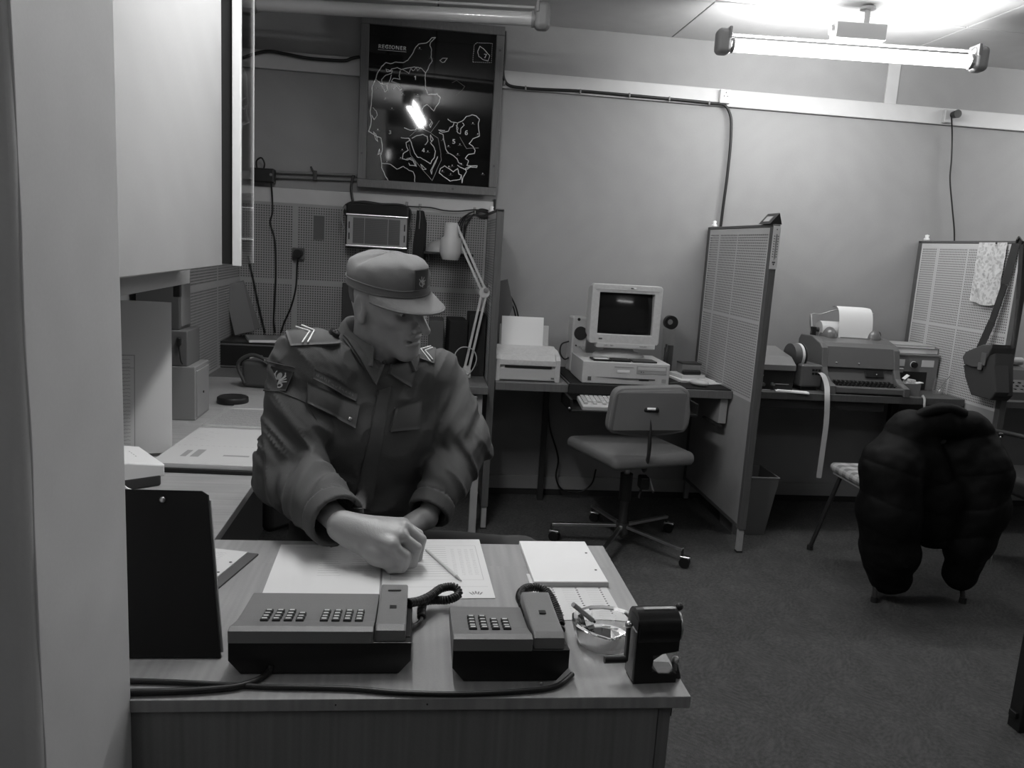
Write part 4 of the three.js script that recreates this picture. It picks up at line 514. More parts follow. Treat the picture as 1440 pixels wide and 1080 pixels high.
  part(m, 'rear_housing', put(ext(rrect(mw - 0.03, mh - 0.02, 0.03, 0, y0 + mh / 2), 0.12, 0.003), [0, 0, -0.168]), M.cream); part(m, 'rear_cone', put(ext(rrect(mw * 0.72, mh * 0.74, 0.04, 0, y0 + mh * 0.48), 0.12, 0.006), [0, 0, -0.29]), M.cream);
  const s = thing('desk_speaker', 'small pale loudspeaker with oval dark cone beside the monitor', 'speaker', [onZ(812, 470, -4.12).x, D2 + 0.006, -4.12], 0.12); part(s, 'cabinet', bx(0.085, 0.29, 0.09, 0.012, 3), M.cream, [0, 0.145, 0]); part(s, 'woofer', put(cyl(0.035, 0.036, 0.006, 32), [0.002, 0.205, 0.046], [Math.PI / 2, 0, 0], [1, 1.65, 1]), M.dark); part(s, 'tweeter', put(cyl(0.008, 0.008, 0.004, 18), [-0.012, 0.277, 0.0455], [Math.PI / 2, 0, 0]), M.black); for (const [x, r] of [[-0.02, 0.004], [0.0, 0.005], [0.022, 0.011]]) part(s, 'knob', put(cyl(r, r, 0.01, 16), [x, 0.135 - x * 0.3, 0.048], [Math.PI / 2, 0, 0]), r < 0.005 ? M.black : M.pale);
  const c = thing('tape_cup', 'clear cup with dark round dispenser beside the monitor', 'cup', [onZ(940, 480, -4.08).x, D2 + 0.006, -4.08]); part(c, 'cup', put(cyl(0.034, 0.03, 0.25, 24, true), [0, 0.125, 0]), M.plasticClear); part(c, 'dark_roll', put(cyl(0.036, 0.036, 0.035, 28), [0.002, 0.285, 0], [Math.PI / 2, 0, 0]), M.black); part(c, 'roll_hub', put(cyl(0.014, 0.014, 0.038, 20), [-0.006, 0.288, 0], [Math.PI / 2, 0, 0]), M.grey); part(c, 'pen_block', put(bx(0.03, 0.16, 0.03, 0.003), [0.012, 0.085, 0]), M.black); part(c, 'pens', mg([rod([-0.018, 0.01, 0.0], [-0.012, 0.17, 0.01], 0.005), rod([-0.01, 0.01, 0.012], [-0.016, 0.15, 0.004], 0.004)]), M.dark);
  const mo = thing('mouse', 'pale computer mouse on the black mat', 'mouse', onY(983, 543, D2 + 0.006), 0.75); part(mo, 'shell', put(sph(0.03, 24, 16), [0, 0.0175, 0], [0, 0, 0], [0.98, 0.56, 1.75]), mat(0.6, 0.4)); part(mo, 'button', put(bx(0.026, 0.006, 0.03, 0.003), [0.012, 0.027, -0.028], [-0.35, 0, 0]), M.cream); part(mo, 'cord', tub([[0, 0.012, -0.05], [0.0, 0.01, -0.08], [-0.03, 0.005, -0.11], [-0.08, 0.004, -0.12]], 0.002), M.cableGrey);
  const ps = onY(975, 533, D2); const st = thing('paper_stack', 'stack of white papers and notebooks beside the computer', 'papers', [1.405, D2 + 0.006, -3.98], 0.1); part(st, 'sheets', bx(0.19, 0.012, 0.17, 0.001), M.paper, [0, 0.006, 0.02]); part(st, 'notebook', bx(0.14, 0.018, 0.13, 0.002), mat(0.6, 0.6), [-0.01, 0.021, -0.02], [0, 0.15, 0]); part(st, 'loose_sheet', bx(0.12, 0.002, 0.09, 0), M.paper, [0.055, 0.001, 0.1], [0, 0.3, 0]);
  const tb = thing('tape_box', 'small grey cardboard box on the papers by the partition', 'box', [1.405, D2 + 0.037, -4.01], 0.05); part(tb, 'box', bx(0.105, 0.05, 0.08, 0.002), mat(0.2, 0.6), [0, 0.025, 0]); part(tb, 'dark_lid', bx(0.107, 0.008, 0.082, 0.002), M.dark, [0, 0.052, 0]); part(tb, 'dark_strip', bx(0.09, 0.018, 0.004, 0.001), M.black, [0, 0.012, 0.042]);
  single('stapler', 'dark stapler lying on the papers in front of the small box', 'stapler', bx(0.10, 0.02, 0.028, 0.006), M.black, [1.40, D2 + 0.047, -3.95], [0, 0.1, 0]);
  single('mouse_cable', 'thin black cable coiling behind the printer and computer', 'cable', pxTube([[800, 480], [790, 484], [788, 497], [794, 505], [800, 503]], -4.1, 0.004, 40), M.cable);
  single('floor_cable', 'black cable hanging in a loop under the computer desk', 'cable', pxTube([[770, 560], [773, 600], [785, 645], [782, 672], [790, 688], [815, 692], [832, 680], [838, 660]], -4.22, 0.005, 80), M.cable);
}
{ // waste bin behind the partition
  const g = thing('waste_bin', 'grey tapered waste paper bin behind the thermometer partition', 'bin', [1.70, 0, -3.80]); const q = (w, d) => [[-w / 2, -d / 2], [w / 2, -d / 2], [w / 2, d / 2], [-w / 2, d / 2]], P = [], lv = [[0, 0.17, 0.17], [0.31, 0.235, 0.235], [0.31, 0.228, 0.228], [0.012, 0.163, 0.163]], ix = [];
  for (const [y, w, d] of lv) for (const [x, z] of q(w, d)) P.push(x, y, z); for (let l = 0; l < 3; l++) for (let i = 0; i < 4; i++) { const a = l * 4 + i, b = l * 4 + (i + 1) % 4, c = a + 4, e = b + 4; ix.push(a, c, b, b, c, e); } ix.push(0, 1, 2, 0, 2, 3, 12, 14, 13, 12, 15, 14);
  let bg = new THREE.BufferGeometry(); bg.setAttribute('position', new THREE.Float32BufferAttribute(P, 3)); bg.setIndex(ix); bg = bg.toNonIndexed(); bg.computeVertexNormals(); const bm = mat(0.24, 0.55); bm.side = THREE.DoubleSide; part(g, 'bucket', bg, bm); for (const [x, z, w, d] of [[0, 0.117, 0.24, 0.008], [0, -0.117, 0.24, 0.008], [0.117, 0, 0.008, 0.24], [-0.117, 0, 0.008, 0.24]]) part(g, 'rim', put(bx(w, 0.01, d, 0.003), [x, 0.308, z]), bm);
}
// ------------------------------------------------------------------ swivel chair
{
  const hub = onY(875, 741, 0.09), g = thing('swivel_chair', 'grey fabric swivel chair on castors in front of the computer', 'chair', [hub.x, 0, hub.z]), fab = mat(0.165, 0.9, { bumpMap: rep(texWeave, 6), bumpScale: 0.0012, sheen: 0.3, sheenRoughness: 0.6 });
  for (const a of [50, 119, 188, 257, 326]) { const c = Math.cos(rad(a)), s = Math.sin(rad(a)), L = 0.335; const l = part(g, 'base_leg', bar([c * 0.03, 0.098, s * 0.03], [c * L, 0.082, s * L], 0.022, 0.014), M.chrome); part(l, 'castor_stem', rod([c * L, 0.085, s * L], [c * L, 0.045, s * L], 0.006), M.darkSteel); const cs = part(g, 'castor', put(mg([put(cyl(0.024, 0.024, 0.016, 20), [0, 0, -0.012], [Math.PI / 2, 0, 0]), put(cyl(0.024, 0.024, 0.016, 20), [0, 0, 0.012], [Math.PI / 2, 0, 0])]), [c * L + 0.015, 0.0245, s * L], [0, -0.5, 0]), M.black); part(cs, 'castor_hood', put(bx(0.05, 0.012, 0.03, 0.005), [c * L + 0.015, 0.047, s * L], [0, -0.5, 0]), M.chrome); }
  part(g, 'hub', put(cyl(0.03, 0.036, 0.05, 24), [0, 0.09, 0]), M.darkSteel); part(g, 'column', put(cyl(0.02, 0.02, 0.2, 24), [0, 0.2, 0]), M.darkSteel); part(g, 'column_sleeve', put(cyl(0.03, 0.028, 0.13, 24), [0, 0.29, 0]), M.dark); part(g, 'piston', put(cyl(0.014, 0.014, 0.12, 20), [0, 0.40, 0]), M.chrome);
  // saddle seat: front edge away from the camera
  const seat = bx(0.455, 0.06, 0.43, 0.028, 6), p = seat.attributes.position; for (let i = 0; i < p.count; i++) { const x = p.getX(i), z = p.getZ(i), y = p.getY(i); p.setY(i, y + 0.13 * x * x * 1.2 + (z > 0 ? -0.9 * z * z * 0.6 : -0.5 * z * z) + 0.0); p.setX(i, x * (1 - 0.35 * Math.max(0, z - 0.08))); } seat.computeVertexNormals();
  part(g, 'seat', put(seat, [0.0, 0.487, 0.02], [0, 0.32, 0]), fab); part(g, 'seat_plate', put(bx(0.2, 0.016, 0.18, 0.004), [0, 0.446, 0.02], [0, 0.32, 0]), M.black);
  const B = onZ(909, 578, hub.z + 0.26); const bl = [B.x - hub.x, B.y, 0.26]; const bk = ext((() => { const s = new THREE.Shape(); s.moveTo(-0.155, -0.075); s.quadraticCurveTo(0, -0.125, 0.158, -0.078); s.quadraticCurveTo(0.176, -0.06, 0.174, 0.0); s.lineTo(0.165, 0.075); s.quadraticCurveTo(0.158, 0.102, 0.13, 0.103); s.lineTo(-0.12, 0.1); s.quadraticCurveTo(-0.155, 0.1, -0.162, 0.07); s.lineTo(-0.176, -0.04); s.quadraticCurveTo(-0.178, -0.07, -0.155, -0.075); return s; })(), 0.03, 0.012); const bp = bk.attributes.position; for (let i = 0; i < bp.count; i++) bp.setZ(i, bp.getZ(i) + 0.9 * bp.getX(i) ** 2); bk.computeVertexNormals();
  part(g, 'backrest', put(bk, [0, 0, -0.03], [0.06, 0.12, 0.02]), fab, bl); const hg = part(g, 'back_hinge', put(bx(0.062, 0.02, 0.03, 0.008), [0.008, 0.012, 0.028]), M.black, bl); part(hg, 'hinge_bar', put(cyl(0.006, 0.006, 0.036, 14), [0.008, 0.018, 0.044], [0, 0, Math.PI / 2]), mat(0.9, 0.3)); for (const s of [-1, 1]) part(hg, 'hinge_knob', put(sph(0.013), [0.008 + s * 0.029, 0.012, 0.028], [0, 0, 0], [0.8, 1, 0.9]), M.black);
  const pf = (px, py, z) => { const q = onZ(px, py, hub.z + z); return [q.x - hub.x, q.y, z]; }; part(g, 'back_stem', tub([pf(914, 582, 0.285), pf(914, 610, 0.28), pf(912, 640, 0.25), pf(906, 662, 0.19), [0.04, 0.435, 0.1]], 0.009, 40), M.dark); part(g, 'tilt_bracket', put(bx(0.045, 0.06, 0.06, 0.01), pf(905, 678, 0.13)), M.black); part(g, 'lever', rod(pf(913, 672, 0.13), pf(919, 692, 0.14), 0.004), M.chrome); part(g, 'lever_knob', put(sph(0.007), pf(918, 692, 0.14)), M.black); part(g, 'lever_arm', rod(pf(902, 686, 0.1), pf(898, 700, 0.12), 0.006), M.dark);
}
// ------------------------------------------------------------------ things on the thermometer partition
{
  const xT = 1.552, zP = -3.457; const t = canvasTex(64, 300, (c) => { c.fillStyle = 'rgb(205,205,205)'; c.fillRect(0, 0, 64, 300); c.fillStyle = 'rgb(70,70,70)'; c.beginPath(); c.arc(32, 22, 5, 0, 7); c.fill(); c.fillRect(30, 90, 4, 150); for (let i = 0; i < 9; i++) { c.fillRect(10, 66 + i * 18, 9, 7); c.fillRect(45, 66 + i * 18, 9, 7); c.fillRect(22, 70 + i * 18, 6, 2); c.fillRect(36, 70 + i * 18, 6, 2); } c.beginPath(); c.arc(25, 255, 8, 0, 7); c.arc(39, 255, 8, 0, 7); c.moveTo(17, 258); c.lineTo(32, 276); c.lineTo(47, 258); c.fill(); });
  const g = thing('thermometer', 'pale wall thermometer with a heart on the partition post', 'thermometer', [xT, 1.345, zP + 0.002]); const m = mat(1, 0.5); m.map = t; part(g, 'backing', bx(0.034, 0.19, 0.004, 0.001), mat(0.55, 0.5), [0, 0.095, 0.002]); part(g, 'scale', new THREE.PlaneGeometry(0.033, 0.188), m, [0, 0.095, 0.0045]); part(g, 'glass_tube', put(cyl(0.0025, 0.0025, 0.11, 10), [0, 0.1, 0.006]), M.grey);
  const c = thing('card_holder', 'black folded card holder with a pale window on top of the partition', 'card holder', [xT, 1.543, zP - 0.06]); part(c, 'body', put(ext([[-0.03, 0], [0.022, 0], [0.008, 0.046]], 0.125, 0.0015), [0, 0.002, -0.07], [0, 0, 0]), M.black); part(c, 'window', put(bx(0.002, 0.03, 0.06, 0), [-0.0135, 0.024, -0.012], [0, 0, -0.69]), mat(0.4, 0.5)); part(c, 'window_frame', put(bx(0.002, 0.032, 0.006, 0), [-0.0138, 0.024, 0.026], [0, 0, -0.69]), M.grey);
}
// ------------------------------------------------------------------ teleprinter bay
const D3 = 0.745;
{
  const d = thing('teleprinter_desk', 'dark wooden desk top under the teleprinter', 'desk'); const w = 2.762 - 1.575; part(d, 'desk_top', metreUV(put(bx(w, 0.036, 0.59, 0.003), [1.575 + w / 2, D3 - 0.018, -3.995])), mat(0.12, 0.5, { map: rep(texGrain, 2, 1.5) })); part(d, 'apron', put(bx(0.7, 0.05, 0.02, 0.002), [2.0, D3 - 0.06, -3.74]), M.dark); part(d, 'desk_leg', put(bx(0.04, D3 - 0.036, 0.04, 0.002), [2.70, (D3 - 0.036) / 2, -4.2]), M.dark);
  const g = thing('teleprinter', 'dark grey teleprinter with keyboard, paper roll and tape unit', 'teleprinter', [2.245, D3 + 0.005, -3.705], -0.04), tm = mat(0.13, 0.32, { clearcoat: 0.4, clearcoatRoughness: 0.25 });
  const W2 = 0.40, prof = (k) => k; const sideProf = [[0, 0], [0, 0.030], [0.02, 0.036], [0.06, 0.046], [0.095, 0.066], [0.12, 0.11], [0.14, 0.205], [0.17, 0.225], [0.27, 0.25], [0.40, 0.245], [0.42, 0.22], [0.42, 0]];
  for (const s of [-1, 1]) { const c = ext(sideProf, 0.022, 0.006); put(c, [s * (W2 / 2 - 0.008) - 0.011, 0.002, 0], [0, Math.PI / 2, 0]); part(g, 'side_cheek', c, tm); }
  const hood = ext([[0.138, 0.11], [0.122, 0.12], [0.150, 0.215], [0.18, 0.232], [0.27, 0.25], [0.40, 0.245], [0.415, 0.2], [0.415, 0.04], [0.2, 0.04]], W2 - 0.04, 0.005); put(hood, [-W2 / 2 + 0.02, 0, 0], [0, Math.PI / 2, 0]); part(g, 'hood', hood, tm);
  part(g, 'hood_seam', put(bx(W2 - 0.03, 0.003, 0.004, 0), [0, 0.196, -0.1485]), M.black); part(g, 'front_lip', put(bx(W2 - 0.02, 0.034, 0.03, 0.008), [0, 0.018, -0.014]), tm); part(g, 'front_panel', put(bx(W2 - 0.04, 0.085, 0.006, 0.001), [0, 0.082, -0.122], [-0.5, 0, 0]), mat(0.09, 0.4)); part(g, 'keyboard_bed', put(bx(W2 - 0.05, 0.006, 0.085, 0.001), [0.0, 0.028, -0.062], [0.25, 0, 0]), M.black);
  const kk = put(mg([cyl(0.0085, 0.0085, 0.004, 10), put(cyl(0.003, 0.003, 0.014, 6), [0, -0.008, 0])])); for (let j = 0; j < 4; j++) for (let i = 0; i < 14 - (j === 3 ? 2 : 0); i++) part(g, 'key', kk, mat(0.03, 0.25), [-0.145 + i * 0.0222 + j * 0.006, 0.036 + (3 - j) * 0.0055, -0.030 - (3 - j) * 0.0195]);
  part(g, 'indicator_window', put(bx(0.10, 0.036, 0.006, 0.002), [0.075, 0.088, -0.114], [-0.5, 0, 0]), M.black); part(g, 'window_lamp', put(sph(0.004), [0.085, 0.088, -0.108]), M.steel); for (const x of [-0.13, -0.01]) part(g, 'hood_latch', put(sph(0.005), [x, 0.138, -0.122]), M.steel);
  const lab = part(g, 'inventory_label', put(bx(0.04, 0.018, 0.001, 0), [-0.155, 0.216, -0.158], [-0.75, 0, 0]), M.white, null, null, 'white inventory label'); part(lab, 'label_print', put(bx(0.02, 0.012, 0.0012, 0), [-0.15, 0.2163, -0.1577], [-0.75, 0, 0]), M.grey); part(g, 'emblem', put(ext([[-0.014, 0], [0.014, 0], [0, 0.011]], 0.001, 0), [-0.115, 0.172, -0.139], [-0.29, 0, 0]), M.grey); for (let i = 0; i < 5; i++) part(g, 'name_letter', put(bx(0.006, 0.009, 0.002, 0), [0.0 + i * 0.0125, 0.1985, -0.147]), M.black);
  // paper roll and sheet
  part(g, 'paper_roll', put(cyl(0.048, 0.048, 0.20, 32), [-0.045, 0.285, -0.335], [0, 0, Math.PI / 2]), mat(0.62, 0.8)); part(g, 'roll_core', put(cyl(0.012, 0.012, 0.26, 16), [-0.045, 0.285, -0.335], [0, 0, Math.PI / 2]), M.darkSteel); for (const [x, s] of [[-0.105, 1], [0.135, -1]]) { part(g, 'roll_cover', put(sph(0.072, 28, 18), [x, 0.25, -0.30], [0, 0, 0], [0.62, 0.8, 0.75]), tm); }
  part(g, 'right_knob', put(cyl(0.022, 0.022, 0.03, 20), [0.17, 0.27, -0.32], [0, 0, Math.PI / 2]), M.dark);
  { const pts = [], n = 24; for (let i = 0; i <= n; i++) { const t = i / n; const y = 0.235 + 0.18 * Math.sin(t * 1.9) / Math.sin(1.57), z = -0.27 - 0.02 * t - 0.10 * t ** 3; pts.push([z, y]); } const gm = new THREE.PlaneGeometry(0.185, 1, 12, n), p = gm.attributes.position; for (let j = 0; j <= n; j++) for (let i = 0; i <= 12; i++) { const k = j * 13 + i, q = pts[n - j]; const x = -0.0925 + 0.185 * i / 12; p.setXYZ(k, x + 0.028, q[1] - 0.25 * Math.max(0, x - 0.05) ** 2 * 10 * (1 - j / n), q[0]); } gm.computeVertexNormals(); const pm = mat(0.78, 0.85); pm.side = THREE.DoubleSide; part(g, 'paper_sheet', gm, pm, null, null, 'white paper curling up'); }
  part(g, 'paper_bail', rod([-0.055, 0.257, -0.265], [0.15, 0.255, -0.265], 0.002), M.steel); part(g, 'wire_holder', tub([[-0.185, 0.265, -0.33], [-0.2, 0.33, -0.33], [-0.195, 0.365, -0.33], [-0.15, 0.368, -0.33], [-0.06, 0.395, -0.33], [0.09, 0.39, -0.34], [0.15, 0.385, -0.34]], 0.0025, 60), M.steel); part(g, 'holder_arm', rod([-0.2, 0.365, -0.33], [-0.188, 0.30, -0.33], 0.0045), M.white); part(g, 'holder_clamp', put(bx(0.022, 0.05, 0.03, 0.004), [-0.175, 0.275, -0.33]), M.black);
  // tape unit on the left
  const t = thing('tape_punch', 'tape punch unit with a pale tape reel at the left of the teleprinter', 'tape punch', [1.965, D3, -3.86], 0.1); part(t, 'housing', bx(0.12, 0.115, 0.15, 0.012, 3), tm, [0, 0.075, 0]); part(t, 'foot', bx(0.09, 0.02, 0.12, 0.002), M.black, [0, 0.01, 0]); for (let i = 0; i < 3; i++) for (let j = 0; j < 2; j++) part(t, 'button', bx(0.012, 0.012, 0.006, 0.002), M.black, [0.005 + i * 0.017, 0.088 + j * 0.018, 0.076]); const rl = part(t, 'reel', put(cyl(0.062, 0.062, 0.05, 36), [-0.055, 0.165, -0.02], [0.1, 0, Math.PI / 2]), M.midGrey); part(rl, 'tape_edge', put(cyl(0.064, 0.064, 0.014, 36), [-0.035, 0.165, -0.02], [0.1, 0, Math.PI / 2]), M.white); part(rl, 'reel_disc', put(cyl(0.066, 0.066, 0.006, 36), [-0.02, 0.165, -0.02], [0.1, 0, Math.PI / 2]), M.dark);
  const strip = (pts, w) => { const c = new THREE.CatmullRomCurve3(pts), n = 60, P = [], ix = [], uvs = []; for (let i = 0; i <= n; i++) { const p = c.getPointAt(i / n); P.push(p.x - w / 2, p.y, p.z, p.x + w / 2, p.y, p.z + 0.004); uvs.push(0, i / n, 1, i / n); if (i < n) { const a = 2 * i; ix.push(a, a + 1, a + 2, a + 1, a + 3, a + 2); } } const q = new THREE.BufferGeometry(); q.setAttribute('position', new THREE.Float32BufferAttribute(P, 3)); q.setAttribute('uv', new THREE.Float32BufferAttribute(uvs, 2)); q.setIndex(ix); q.computeVertexNormals(); return q; };
  const sm = mat(0.5, 0.8); sm.side = THREE.DoubleSide; single('paper_tape', 'long pale paper tape hanging down from the tape punch over the desk edge', 'paper tape', strip([onZ(1151, 523, -3.80), onZ(1157, 527, -3.765), onZ(1162, 540, -3.73), onZ(1163, 556, -3.682), onZ(1162, 590, -3.672), onZ(1157, 630, -3.672), onZ(1151, 672, -3.672)], 0.026), sm);
  // receiver behind the partition
  const r = thing('radio_receiver', 'dark radio receiver with chrome knobs half hidden by the partition', 'receiver', [1.735, D3, -3.88]); part(r, 'cabinet', bx(0.26, 0.105, 0.25, 0.006), M.black, [0, 0.0525, 0]); part(r, 'top_cover', put(ext([[0, 0], [0.25, 0], [0.25, 0.085], [0.06, 0.055], [0, 0.02]], 0.26, 0.004), [-0.13, 0.106, 0.125], [0, Math.PI / 2, 0]), mat(0.2, 0.5)); for (const [x, y] of [[-0.045, 0.075], [-0.09, 0.03], [-0.03, 0.028], [0.02, 0.03]]) part(r, 'knob', put(cyl(0.008, 0.01, 0.016, 18), [x, y, 0.132], [Math.PI / 2, 0, 0]), M.chrome); part(r, 'dial_bar', bx(0.09, 0.004, 0.004, 0.001), M.grey, [0.06, 0.032, 0.127]); for (const [x, z] of [[-0.02, -0.1], [0.02, -0.1], [0.055, -0.1]]) part(r, 'toggle', put(sph(0.008), [x, 0.205, z]), M.chrome);
  const pw = thing('papers_strip', 'white folded paper lying at the desk edge by the tape', 'paper', onY(1113, 551, D3), -0.3); part(pw, 'sheet', bx(0.16, 0.004, 0.075, 0.001), M.paper, [0, 0.002, 0]); part(pw, 'folded_sheet', bx(0.15, 0.004, 0.035, 0.001), M.paper, [0.004, 0.006, 0.018]); single('note_card', 'small white card lying beside the partition post on the teleprinter desk', 'card', bx(0.06, 0.003, 0.035, 0), M.paper, onY(1078, 547, D3 + 0.0015), [0, 0.05, 0]);
  // equipment box, books, small things
  const e = thing('equipment_box', 'grey equipment box with two white labels and a round knob', 'equipment', [2.622, D3, -4.06]), ew = 0.27; part(e, 'cabinet', bx(ew, 0.19, 0.24, 0.004), mat(0.17, 0.45), [0, 0.095, 0]); part(e, 'top_edge', bx(ew + 0.008, 0.008, 0.25, 0.002), M.grey, [0, 0.188, 0]); for (const x of [-0.095, 0.072]) part(e, 'label', bx(0.07, 0.036, 0.002, 0), mat(0.6, 0.6), [x, 0.145, 0.121], null, 'white paper label'); const kn = part(e, 'knob', put(cyl(0.015, 0.017, 0.02, 24), [-0.01, 0.137, 0.13], [Math.PI / 2, 0, 0]), M.black); part(kn, 'knob_ring', put(new THREE.TorusGeometry(0.017, 0.002, 8, 28), [-0.01, 0.137, 0.123]), M.white); part(e, 'dark_panel', bx(ew * 0.62, 0.095, 0.004, 0.001), M.black, [-0.01, 0.052, 0.121]); part(e, 'label', bx(0.07, 0.02, 0.012, 0), mat(0.55, 0.6), [-0.1, 0.105, 0.122], [0.3, 0, 0]);
  const bk = (l, y, w, h, t, a, m) => { const b = thing('manual', l, 'book', [2.625, D3 + y, -4.06], a, 'manuals on the equipment box'); part(b, 'pages', bx(w - 0.006, h - 0.004, t - 0.006, 0), M.paper, [0, h / 2, 0]); part(b, 'cover', bx(w, 0.002, t, 0), m, [0, h - 0.001, 0]); part(b, 'cover', bx(w, 0.002, t, 0), m, [0, 0.001, 0]); part(b, 'spine', bx(0.003, h, t, 0), m, [w / 2, h / 2, 0]); }; bk('thick grey manual lying on the equipment box', 0.193, 0.27, 0.03, 0.2, 0.06, M.grey); bk('thin pale manual on top of the thick grey manual', 0.224, 0.24, 0.014, 0.19, -0.12, M.pale);
  const sb = thing('small_bin', 'small open grey box with crumpled paper in front of the equipment box', 'box', [2.505, D3, -3.80], -0.1); for (const [w, d, x, z] of [[0.085, 0.003, 0, 0.05], [0.085, 0.003, 0, -0.05], [0.003, 0.1, 0.041, 0], [0.003, 0.1, -0.041, 0]]) part(sb, 'side', bx(w, 0.062, d, 0.001), mat(0.16, 0.6), [x, 0.031, z]); part(sb, 'bottom', bx(0.08, 0.003, 0.098, 0), M.grey, [0, 0.002, 0]); const cr = new THREE.IcosahedronGeometry(0.034, 3), cpz = cr.attributes.position; for (let i = 0; i < cpz.count; i++) { const k = 1 + 0.35 * nz(cpz.getX(i) * 40, cpz.getY(i) * 40, cpz.getZ(i) * 40); cpz.setXYZ(i, cpz.getX(i) * k, cpz.getY(i) * k * 0.9, cpz.getZ(i) * k); } cr.computeVertexNormals(); part(sb, 'crumpled_paper', cr, mat(0.4, 0.8), [0.005, 0.055, 0]); part(sb, 'paper_flap', bx(0.04, 0.006, 0.03, 0.002), M.paper, [0.038, 0.066, 0.03], [0, 0.2, 0.1]); part(sb, 'paper_flap', bx(0.035, 0.004, 0.02, 0.001), M.paper, [-0.02, 0.09, 0.01], [0.2, 0.4, 0.6]);
  const gc = thing('glass_tumbler', 'clear tumbler holding a thin rod at the right end of the desk', 'tumbler', [2.70, D3, -3.83]); part(gc, 'glass', put(lathe([[0, 0], [0.026, 0], [0.032, 0.085], [0.0295, 0.085], [0.024, 0.004], [0, 0.004]], 28), [0, 0, 0]), M.plasticClear); part(gc, 'rod', rod([-0.012, 0.006, 0], [0.045, 0.10, 0.01], 0.0025), M.grey);
  single('white_wire', 'short white wire hanging over the front edge of the teleprinter desk', 'wire', pxTube([[1297, 556, -3.70], [1300, 561, -3.69], [1300, 568, -3.685], [1300, 580, -3.685]], -3.685, 0.006, 20), M.cableWhite);
}
// ------------------------------------------------------------------ cloth and bag on the right partition
{
  const xf = 2.785 - 0.019; const ct = canvasTex(256, 400, (c) => { c.fillStyle = 'rgb(222,222,222)'; c.fillRect(0, 0, 256, 400); for (let i = 0; i < 420; i++) { const v = 150 + 80 * rnd(); c.fillStyle = `rgba(${v},${v},${v},0.5)`; c.beginPath(); c.ellipse(rnd() * 256, rnd() * 400, 5 + 12 * rnd(), 4 + 8 * rnd(), rnd() * 3, 0, 7); c.fill(); } });
  const A = onX(1378, 341, xf), B = onX(1419, 341, xf), C = onX(1404, 428, xf), D = onX(1369, 422, xf), nx = 16, ny = 30, g = new THREE.BufferGeometry(), P = [], uv = [], ix = [];
  for (let j = 0; j <= ny; j++) for (let i = 0; i <= nx; i++) { const u = i / nx, v = j / ny, t = A.clone().lerp(B, u), b = D.clone().lerp(C, u), p = t.lerp(b, v); p.x -= 0.006 + 0.016 * v * (0.6 + 0.4 * Math.sin(u * 9 + v * 2)) + 0.006 * nz(u * 4, v * 6, 1); P.push(p.x, p.y - 0.015 * Math.sin(u * 3) * v, p.z); uv.push(u, 1 - v); if (i < nx && j < ny) { const a = j * (nx + 1) + i; ix.push(a, a + nx + 1, a + 1, a + 1, a + nx + 1, a + nx + 2); } }
  g.setAttribute('position', new THREE.Float32BufferAttribute(P, 3)); g.setAttribute('uv', new THREE.Float32BufferAttribute(uv, 2)); g.setIndex(ix); g.computeVertexNormals(); const cm = mat(0.95, 0.9); cm.map = ct; cm.side = THREE.DoubleSide; const cl = thing('patterned_cloth', 'pale mottled cloth pinned to the upper edge of the partition', 'cloth'); part(cl, 'cloth', g, cm); part(cl, 'pin', put(cyl(0.004, 0.004, 0.012, 10), onX(1402, 342, xf - 0.008), [0, 0, Math.PI / 2]), M.dark);
  const b = thing('shoulder_bag', 'dark canvas shoulder bag hanging by its strap on the partition', 'bag'); const bm = mat(0.045, 0.8, { bumpMap: rep(texWeave, 8), bumpScale: 0.001 }), bm2 = mat(0.085, 0.8, { bumpMap: rep(texWeave, 8), bumpScale: 0.001 });
  const q = (px, py, x) => onX(px, py, x), bodyPts = [[1362, 515], [1424, 500], [1423, 556], [1398, 561], [1372, 554], [1364, 530]].map(([x, y]) => { const p = q(x, y, x > 1400 ? 2.76 : 2.69); return [-p.z, p.y]; }); const bodyG = ext(bodyPts, 0.085, 0.006); put(bodyG, [2.672, 0, 0], [0, Math.PI / 2, 0]); part(b, 'body', bodyG, bm);
  const fl = [[1358, 503], [1362, 496], [1386, 486], [1423, 487], [1422, 490], [1384, 516], [1370, 515], [1360, 511]].map(([x, y]) => { const p = q(x, y, x > 1400 ? 2.76 : 2.672); return [-p.z, p.y]; }); part(b, 'flap', put(ext(fl, 0.10, 0.005), [2.662, 0, 0], [0, Math.PI / 2, 0]), bm2); part(b, 'buckle', put(bx(0.006, 0.035, 0.026, 0.002), q(1378, 515, 2.655)), mat(0.16, 0.5)); part(b, 'buckle_strap', put(bx(0.004, 0.06, 0.034, 0.002), q(1383, 505, 2.657)), mat(0.12, 0.7));
  const sp0 = [[1404, 533], [1422, 517], [1423, 552], [1404, 555]].map(([x, y]) => { const p = q(x, y, x > 1410 ? 2.74 : 2.68); return [-p.z, p.y]; }); part(b, 'side_pocket', put(ext(sp0, 0.06, 0.006), [2.66, 0, 0], [0, Math.PI / 2, 0]), bm);
  const strapBand = (l) => { const pts = l.map(([x, y, X]) => onX(x, y, X)), out = []; for (let i = 0; i < pts.length - 1; i++) out.push(bar(pts[i], pts[i + 1], 0.006, 0.034)); return mg(out); }; part(b, 'strap', strapBand([[1432, 337, 2.79], [1429, 342, 2.755], [1413, 400, 2.742], [1395, 452, 2.735], [1378, 490, 2.72]]), M.dark);
  part(b, 'strap', strapBand([[1432, 337, 2.79], [1437, 344, 2.758], [1432, 420, 2.748], [1424, 490, 2.73]]), M.dark);
}
